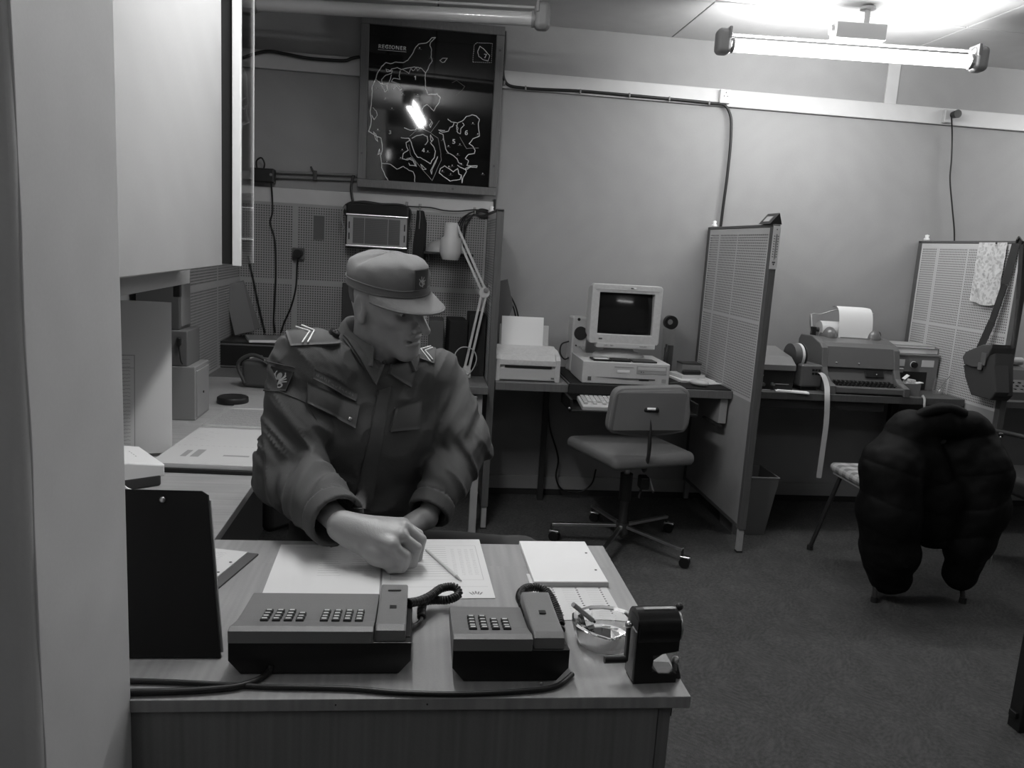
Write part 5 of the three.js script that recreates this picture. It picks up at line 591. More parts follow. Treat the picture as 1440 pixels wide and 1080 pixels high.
// ------------------------------------------------------------------ far right bay: desk, typewriter, armchair
{
  const d = thing('right_desk', 'wooden desk top in the far right bay behind the bag', 'desk'); part(d, 'desk_top', metreUV(put(bx(1.18, 0.036, 0.59, 0.003), [3.40, D3 - 0.018, -3.995])), M.woodDesk); part(d, 'desk_leg', put(bx(0.04, D3 - 0.036, 0.04, 0.002), [3.9, (D3 - 0.036) / 2, -4.2]), M.dark);
  const t = thing('typewriter', 'grey typewriter with white paper half hidden behind the bag partition', 'typewriter', [3.07, D3, -3.76]); part(t, 'body', put(ext([[0, 0], [0, 0.03], [0.14, 0.075], [0.16, 0.125], [0.3, 0.15], [0.32, 0]], 0.40, 0.006), [-0.2, 0.006, 0], [0, Math.PI / 2, 0]), mat(0.12, 0.4)); part(t, 'platen', put(cyl(0.022, 0.022, 0.42, 24), [0, 0.175, -0.24], [0, 0, Math.PI / 2]), M.pale); part(t, 'paper', put(bx(0.3, 0.2, 0.002, 0), [-0.02, 0.27, -0.262], [-0.12, 0, 0]), M.paper); for (let j = 0; j < 3; j++) for (let i = 0; i < 9; i++) part(t, 'key', put(cyl(0.008, 0.008, 0.008, 10), [-0.16 + i * 0.038, 0.05 + j * 0.013, -0.03 - j * 0.035]), M.black);
  const a = thing('armchair', 'dark armchair with bent metal arm beyond the black jacket', 'chair', [2.95, 0, -3.25]); part(a, 'seat', bx(0.48, 0.09, 0.46, 0.03, 4), M.dark, [0, 0.43, 0]); part(a, 'backrest', bx(0.46, 0.36, 0.06, 0.025, 4), M.dark, [0, 0.68, 0.23]); for (const s of [-1, 1]) { part(a, 'arm_frame', tub([[s * 0.26, 0.40, -0.18], [s * 0.26, 0.64, -0.2], [s * 0.26, 0.66, -0.1], [s * 0.26, 0.66, 0.2], [s * 0.26, 0.60, 0.24], [s * 0.25, 0.40, 0.24]], 0.011, 60), M.darkSteel); for (const z of [-0.19, 0.22]) part(a, 'leg', rod([s * 0.22, 0.40, z], [s * 0.25, 0.0, z * 1.15], 0.011), M.darkSteel); }
  const L = onY(1424, 1030, 0); const tb = thing('dark_table', 'dark table whose square leg stands on the carpet at the room\'s right', 'table', [L.x + 0.04, 0, L.z - 0.02]); for (const [x, z] of [[0, 0], [1.0, 0], [0, 0.7], [1.0, 0.7]]) { const l = part(tb, 'leg', bx(0.05, 0.70, 0.05, 0.003), M.black, [x, 0.35, z]); } part(tb, 'glide', bx(0.012, 0.02, 0.03, 0.002), M.black, [-0.03, 0.05, 0]); part(tb, 'table_top', bx(1.12, 0.03, 0.82, 0.004), M.wood, [0.52, 0.715, 0.35]);
}
// ------------------------------------------------------------------ chair with checked seat and a black quilted jacket over its back
{
  const g = thing('checked_chair', 'chair with pale checked seat and thin metal legs under the black jacket', 'chair', [2.13, 0, -3.2]); const ck = canvasTex(256, 256, (c) => { c.fillStyle = 'rgb(150,150,150)'; c.fillRect(0, 0, 256, 256); for (let i = 0; i < 4; i++) { c.fillStyle = 'rgba(225,225,225,0.55)'; c.fillRect(i * 64, 0, 32, 256); c.fillStyle = 'rgba(95,95,95,0.35)'; c.fillRect(0, i * 64, 256, 32); c.fillStyle = 'rgba(225,225,225,0.4)'; c.fillRect(0, i * 64 + 32, 256, 32); } });
  const s = metreUV(bx(0.43, 0.045, 0.42, 0.02, 5), 4.2); const sm = mat(0.75, 0.85); sm.map = ck; part(g, 'seat', s, sm, [0, 0.455, 0.0]); part(g, 'seat_pan', bx(0.40, 0.012, 0.39, 0.004), M.pale, [0, 0.428, 0]);
  for (const [x, z, fx, fz] of [[-0.17, -0.17, -0.195, -0.32], [0.17, -0.17, 0.195, -0.32], [-0.17, 0.17, -0.2, 0.26], [0.17, 0.17, 0.2, 0.26]]) { const l = part(g, 'leg', rod([x, 0.425, z], [fx, 0.012, fz], 0.0105), M.darkSteel); part(l, 'leg_cap', put(cyl(0.014, 0.015, 0.024, 14), [fx, 0.012, fz]), M.rubber); }
  for (const x of [-0.17, 0.17]) part(g, 'back_post', tub([[x, 0.425, 0.17], [x, 0.5, 0.21], [x, 0.78, 0.23]], 0.0105), M.darkSteel); part(g, 'back_pad', bx(0.38, 0.16, 0.03, 0.012), M.dark, [0, 0.71, 0.225]);
  const zj = -2.99, J = (px, py, dz = 0) => onZ(px, py, zj + dz); const bones = [];
  const add = (pts, rr, quilt) => { for (let i = 0; i < pts.length - 1; i++) bones.push([caps(pts[i], pts[i + 1], rr[i], rr[i + 1]), quilt]); };
  add([J(1272, 612, 0.02), J(1254, 660, 0.06), J(1250, 720, 0.07), J(1250, 775, 0.05), J(1252, 806, 0.03)], [0.085, 0.115, 0.118, 0.108, 0.088], 1);
  add([J(1372, 612, 0.0), J(1384, 660, 0.04), J(1378, 715, 0.05), J(1360, 770, 0.04), J(1349, 808, 0.03)], [0.075, 0.10, 0.105, 0.085, 0.068], 2);
  add([J(1283, 598, 0.03), J(1322, 592, 0.03), J(1366, 598, 0.02)], [0.06, 0.06, 0.06], 0); add([J(1295, 640, 0.03), J(1312, 700, 0.03), J(1312, 742, 0.03)], [0.09, 0.10, 0.085], 0); add([J(1345, 640, 0.0), J(1350, 700, 0.0), J(1345, 742, 0.02)], [0.09, 0.10, 0.085], 0);
  const f = (x, y, z) => { let d = 9; for (const [c] of bones) d = smin(d, c(x, y, z), 0.045); if (d > 0.05) return d; const w = 0.007 * Math.pow(Math.abs(Math.sin((y + 0.25 * (x - 2.1) * (x < 2.1 ? 1 : -1) + 0.02 * nz(x * 5, y * 5, z * 5)) / 0.135 * Math.PI)), 0.6) - 0.006; return d - w - 0.010 * nz(x * 8, y * 8, z * 8) - 0.004 * nz(x * 22, y * 22, z * 22); };
  const jg = sdfMesh(f, [1.66, -0.005, -3.26], [2.62, 0.92, -2.74], 0.0085);
  const jm = mat(0.004, 0.65, { bumpMap: rep(texWeave, 9), bumpScale: 0.0006, specularIntensity: 0.35 }); const t = thing('quilted_jacket', 'black quilted jacket hung over the chair back, sleeves reaching the floor', 'jacket'); part(t, 'shell', jg, jm); part(t, 'collar', tub([J(1290, 585, 0.05), J(1310, 577, 0.07), J(1335, 575, 0.07), J(1355, 582, 0.05)], 0.022, 30), jm); part(t, 'zip_pull', tub([J(1398, 751, 0.02), J(1396, 775, 0.02), J(1392, 796, 0.02)], 0.0025), M.pale); part(t, 'zip_stop', put(bx(0.012, 0.03, 0.008, 0.002), J(1397, 756, 0.02)), M.pale); part(t, 'button', put(sph(0.012), J(1407, 612, 0.0)), M.black); part(t, 'stud', put(sph(0.004), J(1407, 615, 0.014)), M.chrome);
}
// ------------------------------------------------------------------ the soldier at the desk
{
  const person = thing('person', 'soldier in dark field jacket and cap sitting at the desk, fist on the papers', 'person');
  const sR = V(-0.262, 1.078, -1.872), sL = V(0.043, 1.02, -2.085), eR = onZ(408, 664, -1.79), wR = V(-0.142, 0.803, -1.556), eL = onZ(653, 626, -2.02), wL = V(0.03, 0.722, -1.845), N = V(-0.118, 1.085, -1.985);
  const lat = sL.clone().sub(sR).normalize();
  const chest = V(-0.115, 0.905, -2.0), belly = V(-0.135, 0.73, -2.04), pel = V(-0.15, 0.545, -2.08);
  const off = (c, s) => c.clone().addScaledVector(lat, s);
  // --- skin: head in its own frame (x to his left, y up, z forward)
  const yaw = rad(46), pit = rad(9.5), lean = rad(7.3), X0 = V(Math.cos(yaw), 0, -Math.sin(yaw)), f0 = V(Math.sin(yaw), 0, Math.cos(yaw)), Zf = f0.clone().multiplyScalar(Math.cos(pit)).addScaledVector(V(0, 1, 0), -Math.sin(pit)), Yu = V().crossVectors(Zf, X0).multiplyScalar(Math.cos(lean)).addScaledVector(X0, -Math.sin(lean)), X = V().crossVectors(Yu, Zf);
  const O = V(-0.081, 1.2215, -1.95), HM = new THREE.Matrix4().makeBasis(X, Yu, Zf).setPosition(O), HI = HM.clone().invert();
  const el = (cx, cy, cz, rx, ry, rz) => (x, y, z) => { const a = (x - cx) / rx, b = (y - cy) / ry, c = (z - cz) / rz, k = Math.sqrt(a * a + b * b + c * c); return (k - 1) * Math.min(rx, ry, rz); };
  const neckL = N.clone().addScaledVector(V(0, 1, 0), -0.03).applyMatrix4(HI);
  const hp = { cran: el(0, 0.03, -0.012, 0.077, 0.082, 0.098), face: el(0, -0.03, 0.03, 0.057, 0.085, 0.068), jaw: caps(V(-0.039, -0.055, 0.012), V(-0.012, -0.098, 0.07), 0.02, 0.017), jaw2: caps(V(0.039, -0.055, 0.012), V(0.012, -0.098, 0.07), 0.02, 0.017), chin: el(0, -0.1, 0.076, 0.02, 0.017, 0.016), cheekR: el(-0.037, -0.012, 0.059, 0.02, 0.018, 0.024), cheekL: el(0.037, -0.012, 0.059, 0.02, 0.018, 0.024), brow: caps(V(-0.036, 0.03, 0.076), V(0.036, 0.03, 0.076), 0.013, 0.013), nose: caps(V(0, 0.02, 0.09), V(0, -0.029, 0.132), 0.008, 0.0105), nost: caps(V(-0.012, -0.035, 0.108), V(0.012, -0.035, 0.108), 0.008, 0.008), lipU: caps(V(-0.022, -0.059, 0.084), V(0.022, -0.059, 0.084), 0.0055, 0.0055), lipU2: el(0, -0.0565, 0.096, 0.02, 0.006, 0.0065), lipD: el(0, -0.0725, 0.094, 0.019, 0.0065, 0.0075), muz: el(0, -0.062, 0.074, 0.028, 0.03, 0.022), neck: caps(V(0, -0.03, -0.03), neckL, 0.055, 0.062), ms: caps(V(-0.05, -0.01, -0.03), neckL.clone().add(V(0, 0, 0.03)), 0.016, 0.014) };
  const headF = (x, y, z) => {
    let d = smin(hp.cran(x, y, z), hp.face(x, y, z), 0.04); for (const k of ['jaw', 'jaw2', 'chin', 'cheekR', 'cheekL', 'brow']) d = smin(d, hp[k](x, y, z), 0.02); d = smin(d, hp.muz(x, y, z), 0.016); d = smin(d, hp.nose(x, y, z), 0.012); d = smin(d, hp.nost(x, y, z), 0.006);
    for (const s of [-1, 1]) { d = smax(d, -el(s * 0.031, 0.006, 0.098, 0.021, 0.0145, 0.018)(x, y, z), 0.01); d = smin(d, el(s * 0.031, 0.007, 0.0735, 0.0125, 0.0115, 0.0125)(x, y, z), 0.003); d = smin(d, caps(V(s * 0.018, 0.013, 0.0855), V(s * 0.044, 0.013, 0.078), 0.003, 0.003)(x, y, z), 0.004); }
    d = smin(d, smin(hp.lipU2(x, y, z), hp.lipU(x, y, z), 0.004), 0.006); d = smin(d, hp.lipD(x, y, z), 0.005); d = smax(d, -caps(V(-0.028, -0.0648, 0.093), V(0.028, -0.0648, 0.093), 0.004, 0.004)(x, y, z), 0.003);
    for (const s of [-1, 1]) { let e = el(s * 0.079, 0.0, -0.012, 0.0095, 0.033, 0.02)(x, y, z); e = smax(e, -el(s * 0.088, 0.004, -0.01, 0.008, 0.021, 0.0105)(x, y, z), 0.005); e = smin(e, el(s * 0.079, -0.028, -0.004, 0.006, 0.009, 0.008)(x, y, z), 0.006); d = smin(d, e, 0.005); }
    d = smin(d, hp.neck(x, y, z), 0.03); d = smin(d, hp.ms(x, y, z), 0.02); return d;
  };
  const headG = sdfMesh(headF, [-0.105, -0.22, -0.16], [0.105, 0.135, 0.16], 0.0029).applyMatrix4(HM);
  // --- hands: palm and five separate bent fingers each
  function handF(wrist, K, fing, thumb, rp) {
    const parts = []; for (const k of K) parts.push(caps(wrist, k, 0.021, 0.0125)); const palm = (x, y, z) => { let d = 9; for (const c of parts) d = smin(d, c(x, y, z), 0.018); return d; };
    const ch = fing.map((l, i) => { const pts = [K[i], ...l], r = rp[i]; return pts.slice(1).map((p, j) => caps(pts[j], p, r - j * 0.0006, r - 0.0006 * (j + 1))); }); const th = thumb.slice(1).map((p, j) => caps(thumb[j], p, 0.0155 - j * 0.002, 0.0145 - j * 0.0022));
    return (x, y, z) => { let d = palm(x, y, z), t = 9; for (const c of th) t = smin(t, c(x, y, z), 0.006); d = smin(d, t, 0.012); let fm = 9; for (const c of ch) { let e = 9; for (const b of c) e = smin(e, b(x, y, z), 0.003); fm = smin(fm, e, 0.0022); } return smin(d, fm, 0.006); };
  }
  const D = DT + 0.001;
  const KR = [V(-0.022, 0.816, -1.540), V(-0.017, 0.817, -1.519), V(-0.024, 0.808, -1.497), V(-0.040, 0.796, -1.478)];
  const fR = [[V(0.010, 0.794, -1.541), V(0.007, 0.760, -1.539), V(-0.018, 0.752, -1.536)], [V(0.016, 0.792, -1.519), V(0.010, 0.756, -1.518), V(-0.016, 0.747, -1.517)], [V(0.008, 0.783, -1.497), V(0.001, 0.751, -1.498), V(-0.024, 0.744, -1.499)], [V(-0.012, 0.773, -1.478), V(-0.019, 0.747, -1.481), V(-0.042, 0.743, -1.484)]];
  const hR0 = handF(wR, KR, fR, [V(-0.118, 0.795, -1.575), V(-0.062, 0.785, -1.573), V(-0.020, 0.768, -1.570), V(0.012, 0.7475, -1.562)], [0.0112, 0.0115, 0.0112, 0.0102]);
  const heel = [caps(V(-0.12, 0.79, -1.545), V(-0.05, 0.764, -1.53), 0.026, 0.02), caps(V(-0.12, 0.79, -1.54), V(-0.06, 0.766, -1.498), 0.026, 0.022), caps(wR, V(-0.05, 0.798, -1.515), 0.027, 0.021), caps(V(-0.07, 0.77, -1.50), V(-0.022, 0.764, -1.497), 0.022, 0.02)];
  const hR = (x, y, z) => { let d = hR0(x, y, z); for (const c of heel) d = smin(d, c(x, y, z), 0.014); return d; };
  const hRG = sdfMesh(hR, [-0.175, D - 0.01, -1.615], [0.045, 0.855, -1.44], 0.0026);
  const KL = [V(-0.05, 0.70, -1.795), V(-0.045, 0.697, -1.818), V(-0.045, 0.692, -1.84), V(-0.04, 0.687, -1.858)], dl = V(-0.03, -0.014, 0.012);
  const fL = KL.map((k, i) => { const L = [1, 1.08, 1, 0.8][i]; const a = k.clone().addScaledVector(dl, L * 1.1), b = a.clone().add(V(-0.018 * L, -0.02 * L, 0.004)), c = b.clone().add(V(-0.006, -0.02 * L, 0)); return [a, b, c]; });
  const hL = handF(wL, KL, fL, [V(0.01, 0.71, -1.82), V(-0.02, 0.70, -1.79), V(-0.05, 0.69, -1.775), V(-0.075, 0.678, -1.77)], [0.0095, 0.0098, 0.0095, 0.0085]);
  const hLG = sdfMesh(hL, [-0.14, 0.60, -1.90], [0.08, 0.77, -1.73], 0.003);
  const coreB = [caps(off(chest, -0.1), off(chest, 0.1), 0.09, 0.09), caps(off(pel, -0.08), off(pel, 0.08), 0.09, 0.09), caps(chest, pel, 0.1, 0.1), caps(N, chest, 0.06, 0.09), caps(sR, eR, 0.045, 0.038), caps(eR, wR, 0.036, 0.026), caps(sL, eL, 0.045, 0.038), caps(eL, wL, 0.036, 0.026)];
  const coreG = sdfMesh((x, y, z) => { let d = 9; for (const c of coreB) d = smin(d, c(x, y, z), 0.03); return d; }, [-0.40, 0.42, -2.26], [0.24, 1.14, -1.50], 0.013);
  const skin = mat(0.34, 0.42, { clearcoat: 0.15, clearcoatRoughness: 0.5, bumpMap: rep(texPaintBump, 6), bumpScale: 0.0004 });
  part(person, 'body', mg([headG, hRG, hLG, coreG]), skin);
  for (const s of [-1, 1]) part(person, 'eyebrow', put(tub([[s * 0.014, 0.029, 0.0915], [s * 0.03, 0.033, 0.0895], [s * 0.046, 0.029, 0.08]], 0.0024, 12), [0, 0, 0]).applyMatrix4(HM), mat(0.05, 0.8));
  for (const s of [-1, 1]) { const e = part(person, 'eye', put(sph(0.0108, 16, 12), [s * 0.031, 0.006, 0.0765]).applyMatrix4(HM), mat(0.5, 0.2)); part(e, 'iris', put(sph(0.0055, 12, 10), [s * 0.031, 0.003, 0.0828]).applyMatrix4(HM), M.dark); }
  part(person, 'hair', sdfMesh((x, y, z) => smax(smax(headF(x, y, z) - 0.002, 0.0 - y, 0.006), z + 0.042, 0.004), [-0.1, -0.04, -0.13], [0.1, 0.12, 0.0], 0.004).applyMatrix4(HM), mat(0.09, 0.8));
  // --- jacket
  const A = (a, b, ra, rb) => { const c = caps(a, b, ra, rb), u = b.clone().sub(a), L = u.length(); u.normalize(); const p1 = V().crossVectors(u, V(0.3, 0.9, 0.2)).normalize(), p2 = V().crossVectors(u, p1); return { c, a, u, L, p1, p2 }; };
  const cuffR = wR.clone().addScaledVector(eR.clone().sub(wR).normalize(), 0.03), cuffL = wL.clone().addScaledVector(eL.clone().sub(wL).normalize(), 0.02);
  const arms = [A(sR, eR, 0.078, 0.066), A(eR, cuffR, 0.066, 0.056), A(sL, eL, 0.074, 0.062), A(eL, cuffL, 0.062, 0.05)];
  const tors = [caps(off(chest, -0.10), off(chest, 0.10), 0.118, 0.118), caps(off(belly, -0.07), off(belly, 0.07), 0.128, 0.128), caps(off(pel, -0.07), off(pel, 0.07), 0.135, 0.135), caps(chest, belly, 0.12, 0.128), caps(belly, pel, 0.128, 0.135)];
  const yoke = [caps(N.clone().add(V(0, -0.045, 0)), sR, 0.072, 0.076), caps(N.clone().add(V(0, -0.045, 0)), sL, 0.07, 0.07), caps(N.clone().add(V(0, -0.05, -0.0)), chest, 0.075, 0.11)];
  const inR = caps(eR.clone().lerp(cuffR, 0.9), wR, 0.047, 0.049), inL = caps(eL.clone().lerp(cuffL, 0.9), wL, 0.041, 0.043);
  const nHole = caps(N.clone().add(V(0.0, -0.03, 0.0)), O.clone().addScaledVector(Yu, -0.04), 0.064, 0.07);
  const uR = cuffR.clone().sub(eR).normalize(), uL = cuffL.clone().sub(eL).normalize();
  const fold = (m, x, y, z, amp, fr, sk) => { const dx = x - m.a.x, dy = y - m.a.y, dz = z - m.a.z, al = dx * m.u.x + dy * m.u.y + dz * m.u.z, q1 = dx * m.p1.x + dy * m.p1.y + dz * m.p1.z, q2 = dx * m.p2.x + dy * m.p2.y + dz * m.p2.z; const s = al * fr + sk * q1 + 0.6 * sk * q2; const n = nz(s, q1 * 5.5, q2 * 5.5) + 0.45 * nz(s * 2.1 + 4, q1 * 9, q2 * 9); return amp * (1 - 2.2 * Math.abs(n)); };
  let FINE = true;
  const jacketF = (x, y, z) => { const fine = FINE;
    let t = 9; for (const c of tors) t = smin(t, c(x, y, z), 0.06); for (const c of yoke) t = smin(t, c(x, y, z), 0.05);
    let a0 = arms[0].c(x, y, z); const t0 = caps.t; let a1 = arms[1].c(x, y, z); const t1 = caps.t; let b0 = arms[2].c(x, y, z); const s0 = caps.t; let b1 = arms[3].c(x, y, z); const s1 = caps.t;
    if (t1 > 0.86) a1 -= 0.004; if (s1 > 0.86) b1 -= 0.004;
    a1 = smax(a1, (x - cuffR.x) * uR.x + (y - cuffR.y) * uR.y + (z - cuffR.z) * uR.z - 0.008, 0.004); b1 = smax(b1, (x - cuffL.x) * uL.x + (y - cuffL.y) * uL.y + (z - cuffL.z) * uL.z - 0.008, 0.004);
    let a = smin(a0, a1, 0.035), b = smin(b0, b1, 0.035);
    if (fine) {
      if (Math.abs(a) < 0.03) { const e = Math.exp(-(((a0 < a1 ? 1 - t0 : t1) * 0.28 / 0.11) ** 2)); const w = sstep(-0.03, 0.03, a1 - a0), am = 0.0105 + 0.007 * e, f1 = fold(arms[0], x, y, z, am, 15, 11), f2 = fold(arms[1], x, y, z, am * (1 - 0.9 * sstep(0.7, 0.84, t1)), 15, -10); a -= mix(f2, f1, w); a += (1 - w) * 0.0025 * Math.exp(-(((t1 - 0.855) * 60) ** 2)); }
      if (Math.abs(b) < 0.03) { const e = Math.exp(-(((b0 < b1 ? 1 - s0 : s1) * 0.25 / 0.1) ** 2)); const w = sstep(-0.03, 0.03, b1 - b0), am = 0.0095 + 0.007 * e, f1 = fold(arms[2], x, y, z, am, 14, -10), f2 = fold(arms[3], x, y, z, am * (1 - 0.9 * sstep(0.7, 0.84, s1)), 14, 9); b -= mix(f2, f1, w); b += (1 - w) * 0.0025 * Math.exp(-(((s1 - 0.855) * 60) ** 2)); }
      if (Math.abs(t) < 0.03) { const n = nz(x * 7 + y * 5, y * 9 - x * 6, z * 6) + 0.4 * nz(x * 17, y * 20, z * 15); t -= 0.009 * (1 - 2 * Math.abs(n)) - 0.004; }
    }
    a = smax(a, -inR(x, y, z), 0.003); b = smax(b, -inL(x, y, z), 0.003);
    t = smax(t, -nHole(x, y, z), 0.01);
    let d = smin(t, a, 0.02); d = smin(d, b, 0.02); return smax(d, 0.43 - y, 0.01);
  };
  const cloth = mat(0.08, 0.82, { bumpMap: rep(texWeave, 7), bumpScale: 0.0009, sheen: 0.35, sheenRoughness: 0.55 }); cloth.sheenColor.setRGB(0.3, 0.3, 0.3);
  const jk = part(person, 'jacket', sdfMesh(jacketF, [-0.42, 0.42, -2.28], [0.27, 1.16, -1.52], 0.0062), cloth);
  // pieces sewn onto the jacket: march the pixel's ray to the cloth, lift along the cloth's normal
  const grad = (p) => { const h = 0.006; return V(jacketF(p.x + h, p.y, p.z) - jacketF(p.x - h, p.y, p.z), jacketF(p.x, p.y + h, p.z) - jacketF(p.x, p.y - h, p.z), jacketF(p.x, p.y, p.z + h) - jacketF(p.x, p.y, p.z - h)).normalize(); };
  const hit = (px, py, o = 0) => { const d = ray(px, py).normalize(); let t = 1.35, best = 9, bp = null; for (let i = 0; i < 160; i++) { const p = EYEV.clone().addScaledVector(d, t), v = jacketF(p.x, p.y, p.z) - o; if (v < 0.0008) return p; if (v < best) { best = v; bp = p; } t += Math.max(v * 0.7, 0.0008); if (t > 2.7) break; } return bp.addScaledVector(grad(bp), -best); };
  function sewn(q, nx, ny, lift, thick, puff = 0) {   // q: tl,tr,br,bl in pixels
    FINE = false;
    const top = [], bot = [], ok = []; let last = null;
    for (let j = 0; j <= ny; j++) for (let i = 0; i <= nx; i++) { const u = i / nx, v = j / ny, px = mix(mix(q[0][0], q[1][0], u), mix(q[3][0], q[2][0], u), v), py = mix(mix(q[0][1], q[1][1], u), mix(q[3][1], q[2][1], u), v); const p = hit(px, py) || last; if (!p) { top.push(V()); bot.push(V()); continue; } last = p; const n = grad(p); const e = puff * Math.sin(Math.PI * u) * Math.sin(Math.PI * v); top.push(p.clone().addScaledVector(n, lift + thick + e)); bot.push(p.clone().addScaledVector(n, lift - 0.004)); }
    FINE = true;
    for (let it = 0; it < 2; it++) for (const L of [top, bot]) { const c = L.map((p) => p.clone()); for (let j = 1; j < ny; j++) for (let i = 1; i < nx; i++) { const k = j * (nx + 1) + i; L[k].copy(c[k]).multiplyScalar(2).add(c[k - 1]).add(c[k + 1]).add(c[k - nx - 1]).add(c[k + nx + 1]).multiplyScalar(1 / 6); } }
    const P = [], uv = [], ix = [], id = (b, i, j) => (b ? (nx + 1) * (ny + 1) : 0) + j * (nx + 1) + i; for (const L of [top, bot]) L.forEach((p, k) => { P.push(p.x, p.y, p.z); uv.push((k % (nx + 1)) / nx, 1 - Math.floor(k / (nx + 1)) / ny); });
    for (let j = 0; j < ny; j++) for (let i = 0; i < nx; i++) { const [a, b, c, d] = [id(0, i, j), id(0, i + 1, j), id(0, i + 1, j + 1), id(0, i, j + 1)]; ix.push(a, d, b, b, d, c); const [e, f, g, h] = [id(1, i, j), id(1, i + 1, j), id(1, i + 1, j + 1), id(1, i, j + 1)]; ix.push(e, f, h, f, g, h); }
    const wall = (a0, b0) => ix.push(a0, b0, a0 + (nx + 1) * (ny + 1), b0, b0 + (nx + 1) * (ny + 1), a0 + (nx + 1) * (ny + 1)); for (let i = 0; i < nx; i++) { wall(id(0, i + 1, 0), id(0, i, 0)); wall(id(0, i, ny), id(0, i + 1, ny)); } for (let j = 0; j < ny; j++) { wall(id(0, 0, j), id(0, 0, j + 1)); wall(id(0, nx, j + 1), id(0, nx, j)); }
    const g = new THREE.BufferGeometry(); g.setAttribute('position', new THREE.Float32BufferAttribute(P, 3)); g.setAttribute('uv', new THREE.Float32BufferAttribute(uv, 2)); g.setIndex(ix); const f = g.toNonIndexed(); f.computeVertexNormals(); const mv = mergeVertices(g); mv.computeVertexNormals(); return mv;
  }
  const seam = (pts, r, lift = 0.001) => { const out = []; for (let i = 0; i < pts.length - 1; i++) for (let k = 0; k < 6; k++) { const p = hit(mix(pts[i][0], pts[i + 1][0], k / 6), mix(pts[i][1], pts[i + 1][1], k / 6)); if (p) out.push(p.addScaledVector(grad(p), lift)); } const e = hit(...pts[pts.length - 1]); if (e) out.push(e.addScaledVector(grad(e), lift)); return out.length > 2 ? tub(out, r, out.length * 3, 6) : sph(0.001); };
  const clothS = mat(0.086, 0.8, { bumpMap: rep(texWeave, 0.6), bumpScale: 0.0008 });
  const stR = part(person, 'shoulder_strap', sewn([[404, 469], [473, 463], [476, 486], [411, 489]], 18, 7, 0.006, 0.004, 0.002), clothS); const stL = part(person, 'shoulder_strap', sewn([[588, 487], [613, 493], [609, 513], [584, 505]], 8, 8, 0.004, 0.004), clothS);
  const chev = mat(0.8, 0.6); const polyT = (pts, r, lift) => { const out = pts.map(([x, y]) => { const p = hit(x, y); FINE = false; const r2 = hit(x, y); const o = r2.addScaledVector(grad(r2), lift); FINE = true; return o; }), L = []; for (let i = 0; i < out.length - 1; i++) L.push(put(bar(out[i], out[i + 1], r * 2, r * 2))); return mg(L); };
  for (const l of [[[418, 467], [435, 472.5], [426, 486]], [[425, 465], [440.5, 471.5], [432.5, 486]]]) part(stR, 'chevron', polyT(l, 0.0016, 0.0135), chev, null, null, 'white rank chevron'); for (const l of [[[606, 490], [590, 496], [602, 511]], [[608, 494], [596, 498], [606, 509]]]) part(stL, 'chevron', polyT(l, 0.0014, 0.011), chev, null, null, 'white rank chevron');
  { const p = hit(467, 473), n = grad(p); const q = new THREE.Quaternion().setFromUnitVectors(V(0, 1, 0), n); const b = part(person, 'strap_button', cyl(0.0125, 0.014, 0.008, 24).applyQuaternion(q), M.black, p.clone().addScaledVector(n, 0.012)); for (const [a, c] of [[0.004, 0.003], [-0.004, 0.004], [0, -0.005]]) part(b, 'rivet', put(sph(0.0016), V(a, 0.0045, c).applyQuaternion(q)), M.steel); }
  part(person, 'collar_wing', sewn([[491, 446], [541, 507], [527, 541], [481, 477]], 12, 8, 0.009, 0.004, 0.003), clothS); part(person, 'collar_wing', sewn([[549, 507], [588, 503], [574, 545], [545, 526]], 10, 8, 0.008, 0.004, 0.002), clothS);
  { const fw = V().crossVectors(lat, V(0, 1, 0)).normalize(), P = [], ix = [], uv = [], nu = 48, prof = [[0.072, -0.03], [0.069, 0.0], [0.067, 0.03], [0.069, 0.04], [0.076, 0.042], [0.083, 0.034], [0.094, 0.01], [0.106, -0.018], [0.103, -0.02], [0.09, 0.0], [0.075, -0.03]], m = prof.length;
    for (let i = 0; i <= nu; i++) { const a = mix(-235, 55, i / nu), c = Math.cos(rad(a)), s = Math.sin(rad(a)), back = 0.5 - 0.5 * s; for (let j = 0; j < m; j++) { const [r, h] = prof[j], k = 1 + 0.06 * nz(c * 2, s * 2, 3); const p = N.clone().add(V(0.006, 0.006, 0.004)).addScaledVector(lat, c * r * k).addScaledVector(fw, s * r * 1.06 * k); p.y += h * (0.75 + 0.45 * back) + 0.05 * back - 0.010; P.push(p.x, p.y, p.z); uv.push(i / nu, j / m); if (i < nu) { const q = i * m + j, n2 = i * m + (j + 1) % m; ix.push(q, n2, q + m, n2, n2 + m, q + m); } } }
    for (const i of [0, nu]) for (let j = 1; j < m - 1; j++) ix.push(i * m, i * m + j, i * m + j + 1); const g = new THREE.BufferGeometry(); g.setAttribute('position', new THREE.Float32BufferAttribute(P, 3)); g.setAttribute('uv', new THREE.Float32BufferAttribute(uv, 2)); g.setIndex(ix); g.computeVertexNormals(); const cm = clothS.clone(); cm.side = THREE.DoubleSide; part(person, 'collar', g, cm); }
  part(person, 'name_tape', sewn([[441, 519], [501, 552], [499, 565], [439, 532]], 12, 4, 0.007, 0.002), (() => { const t = canvasTex(256, 48, (c) => { c.fillStyle = 'rgb(92,92,92)'; c.fillRect(0, 0, 256, 48); for (let i = 0; i < 11; i++) scribble(c, 14 + i * 21, 24, 14, 20, 135, 2); }); const m = mat(0.9, 0.85); m.map = t; return m; })(), null, null, 'pale grey name tape');
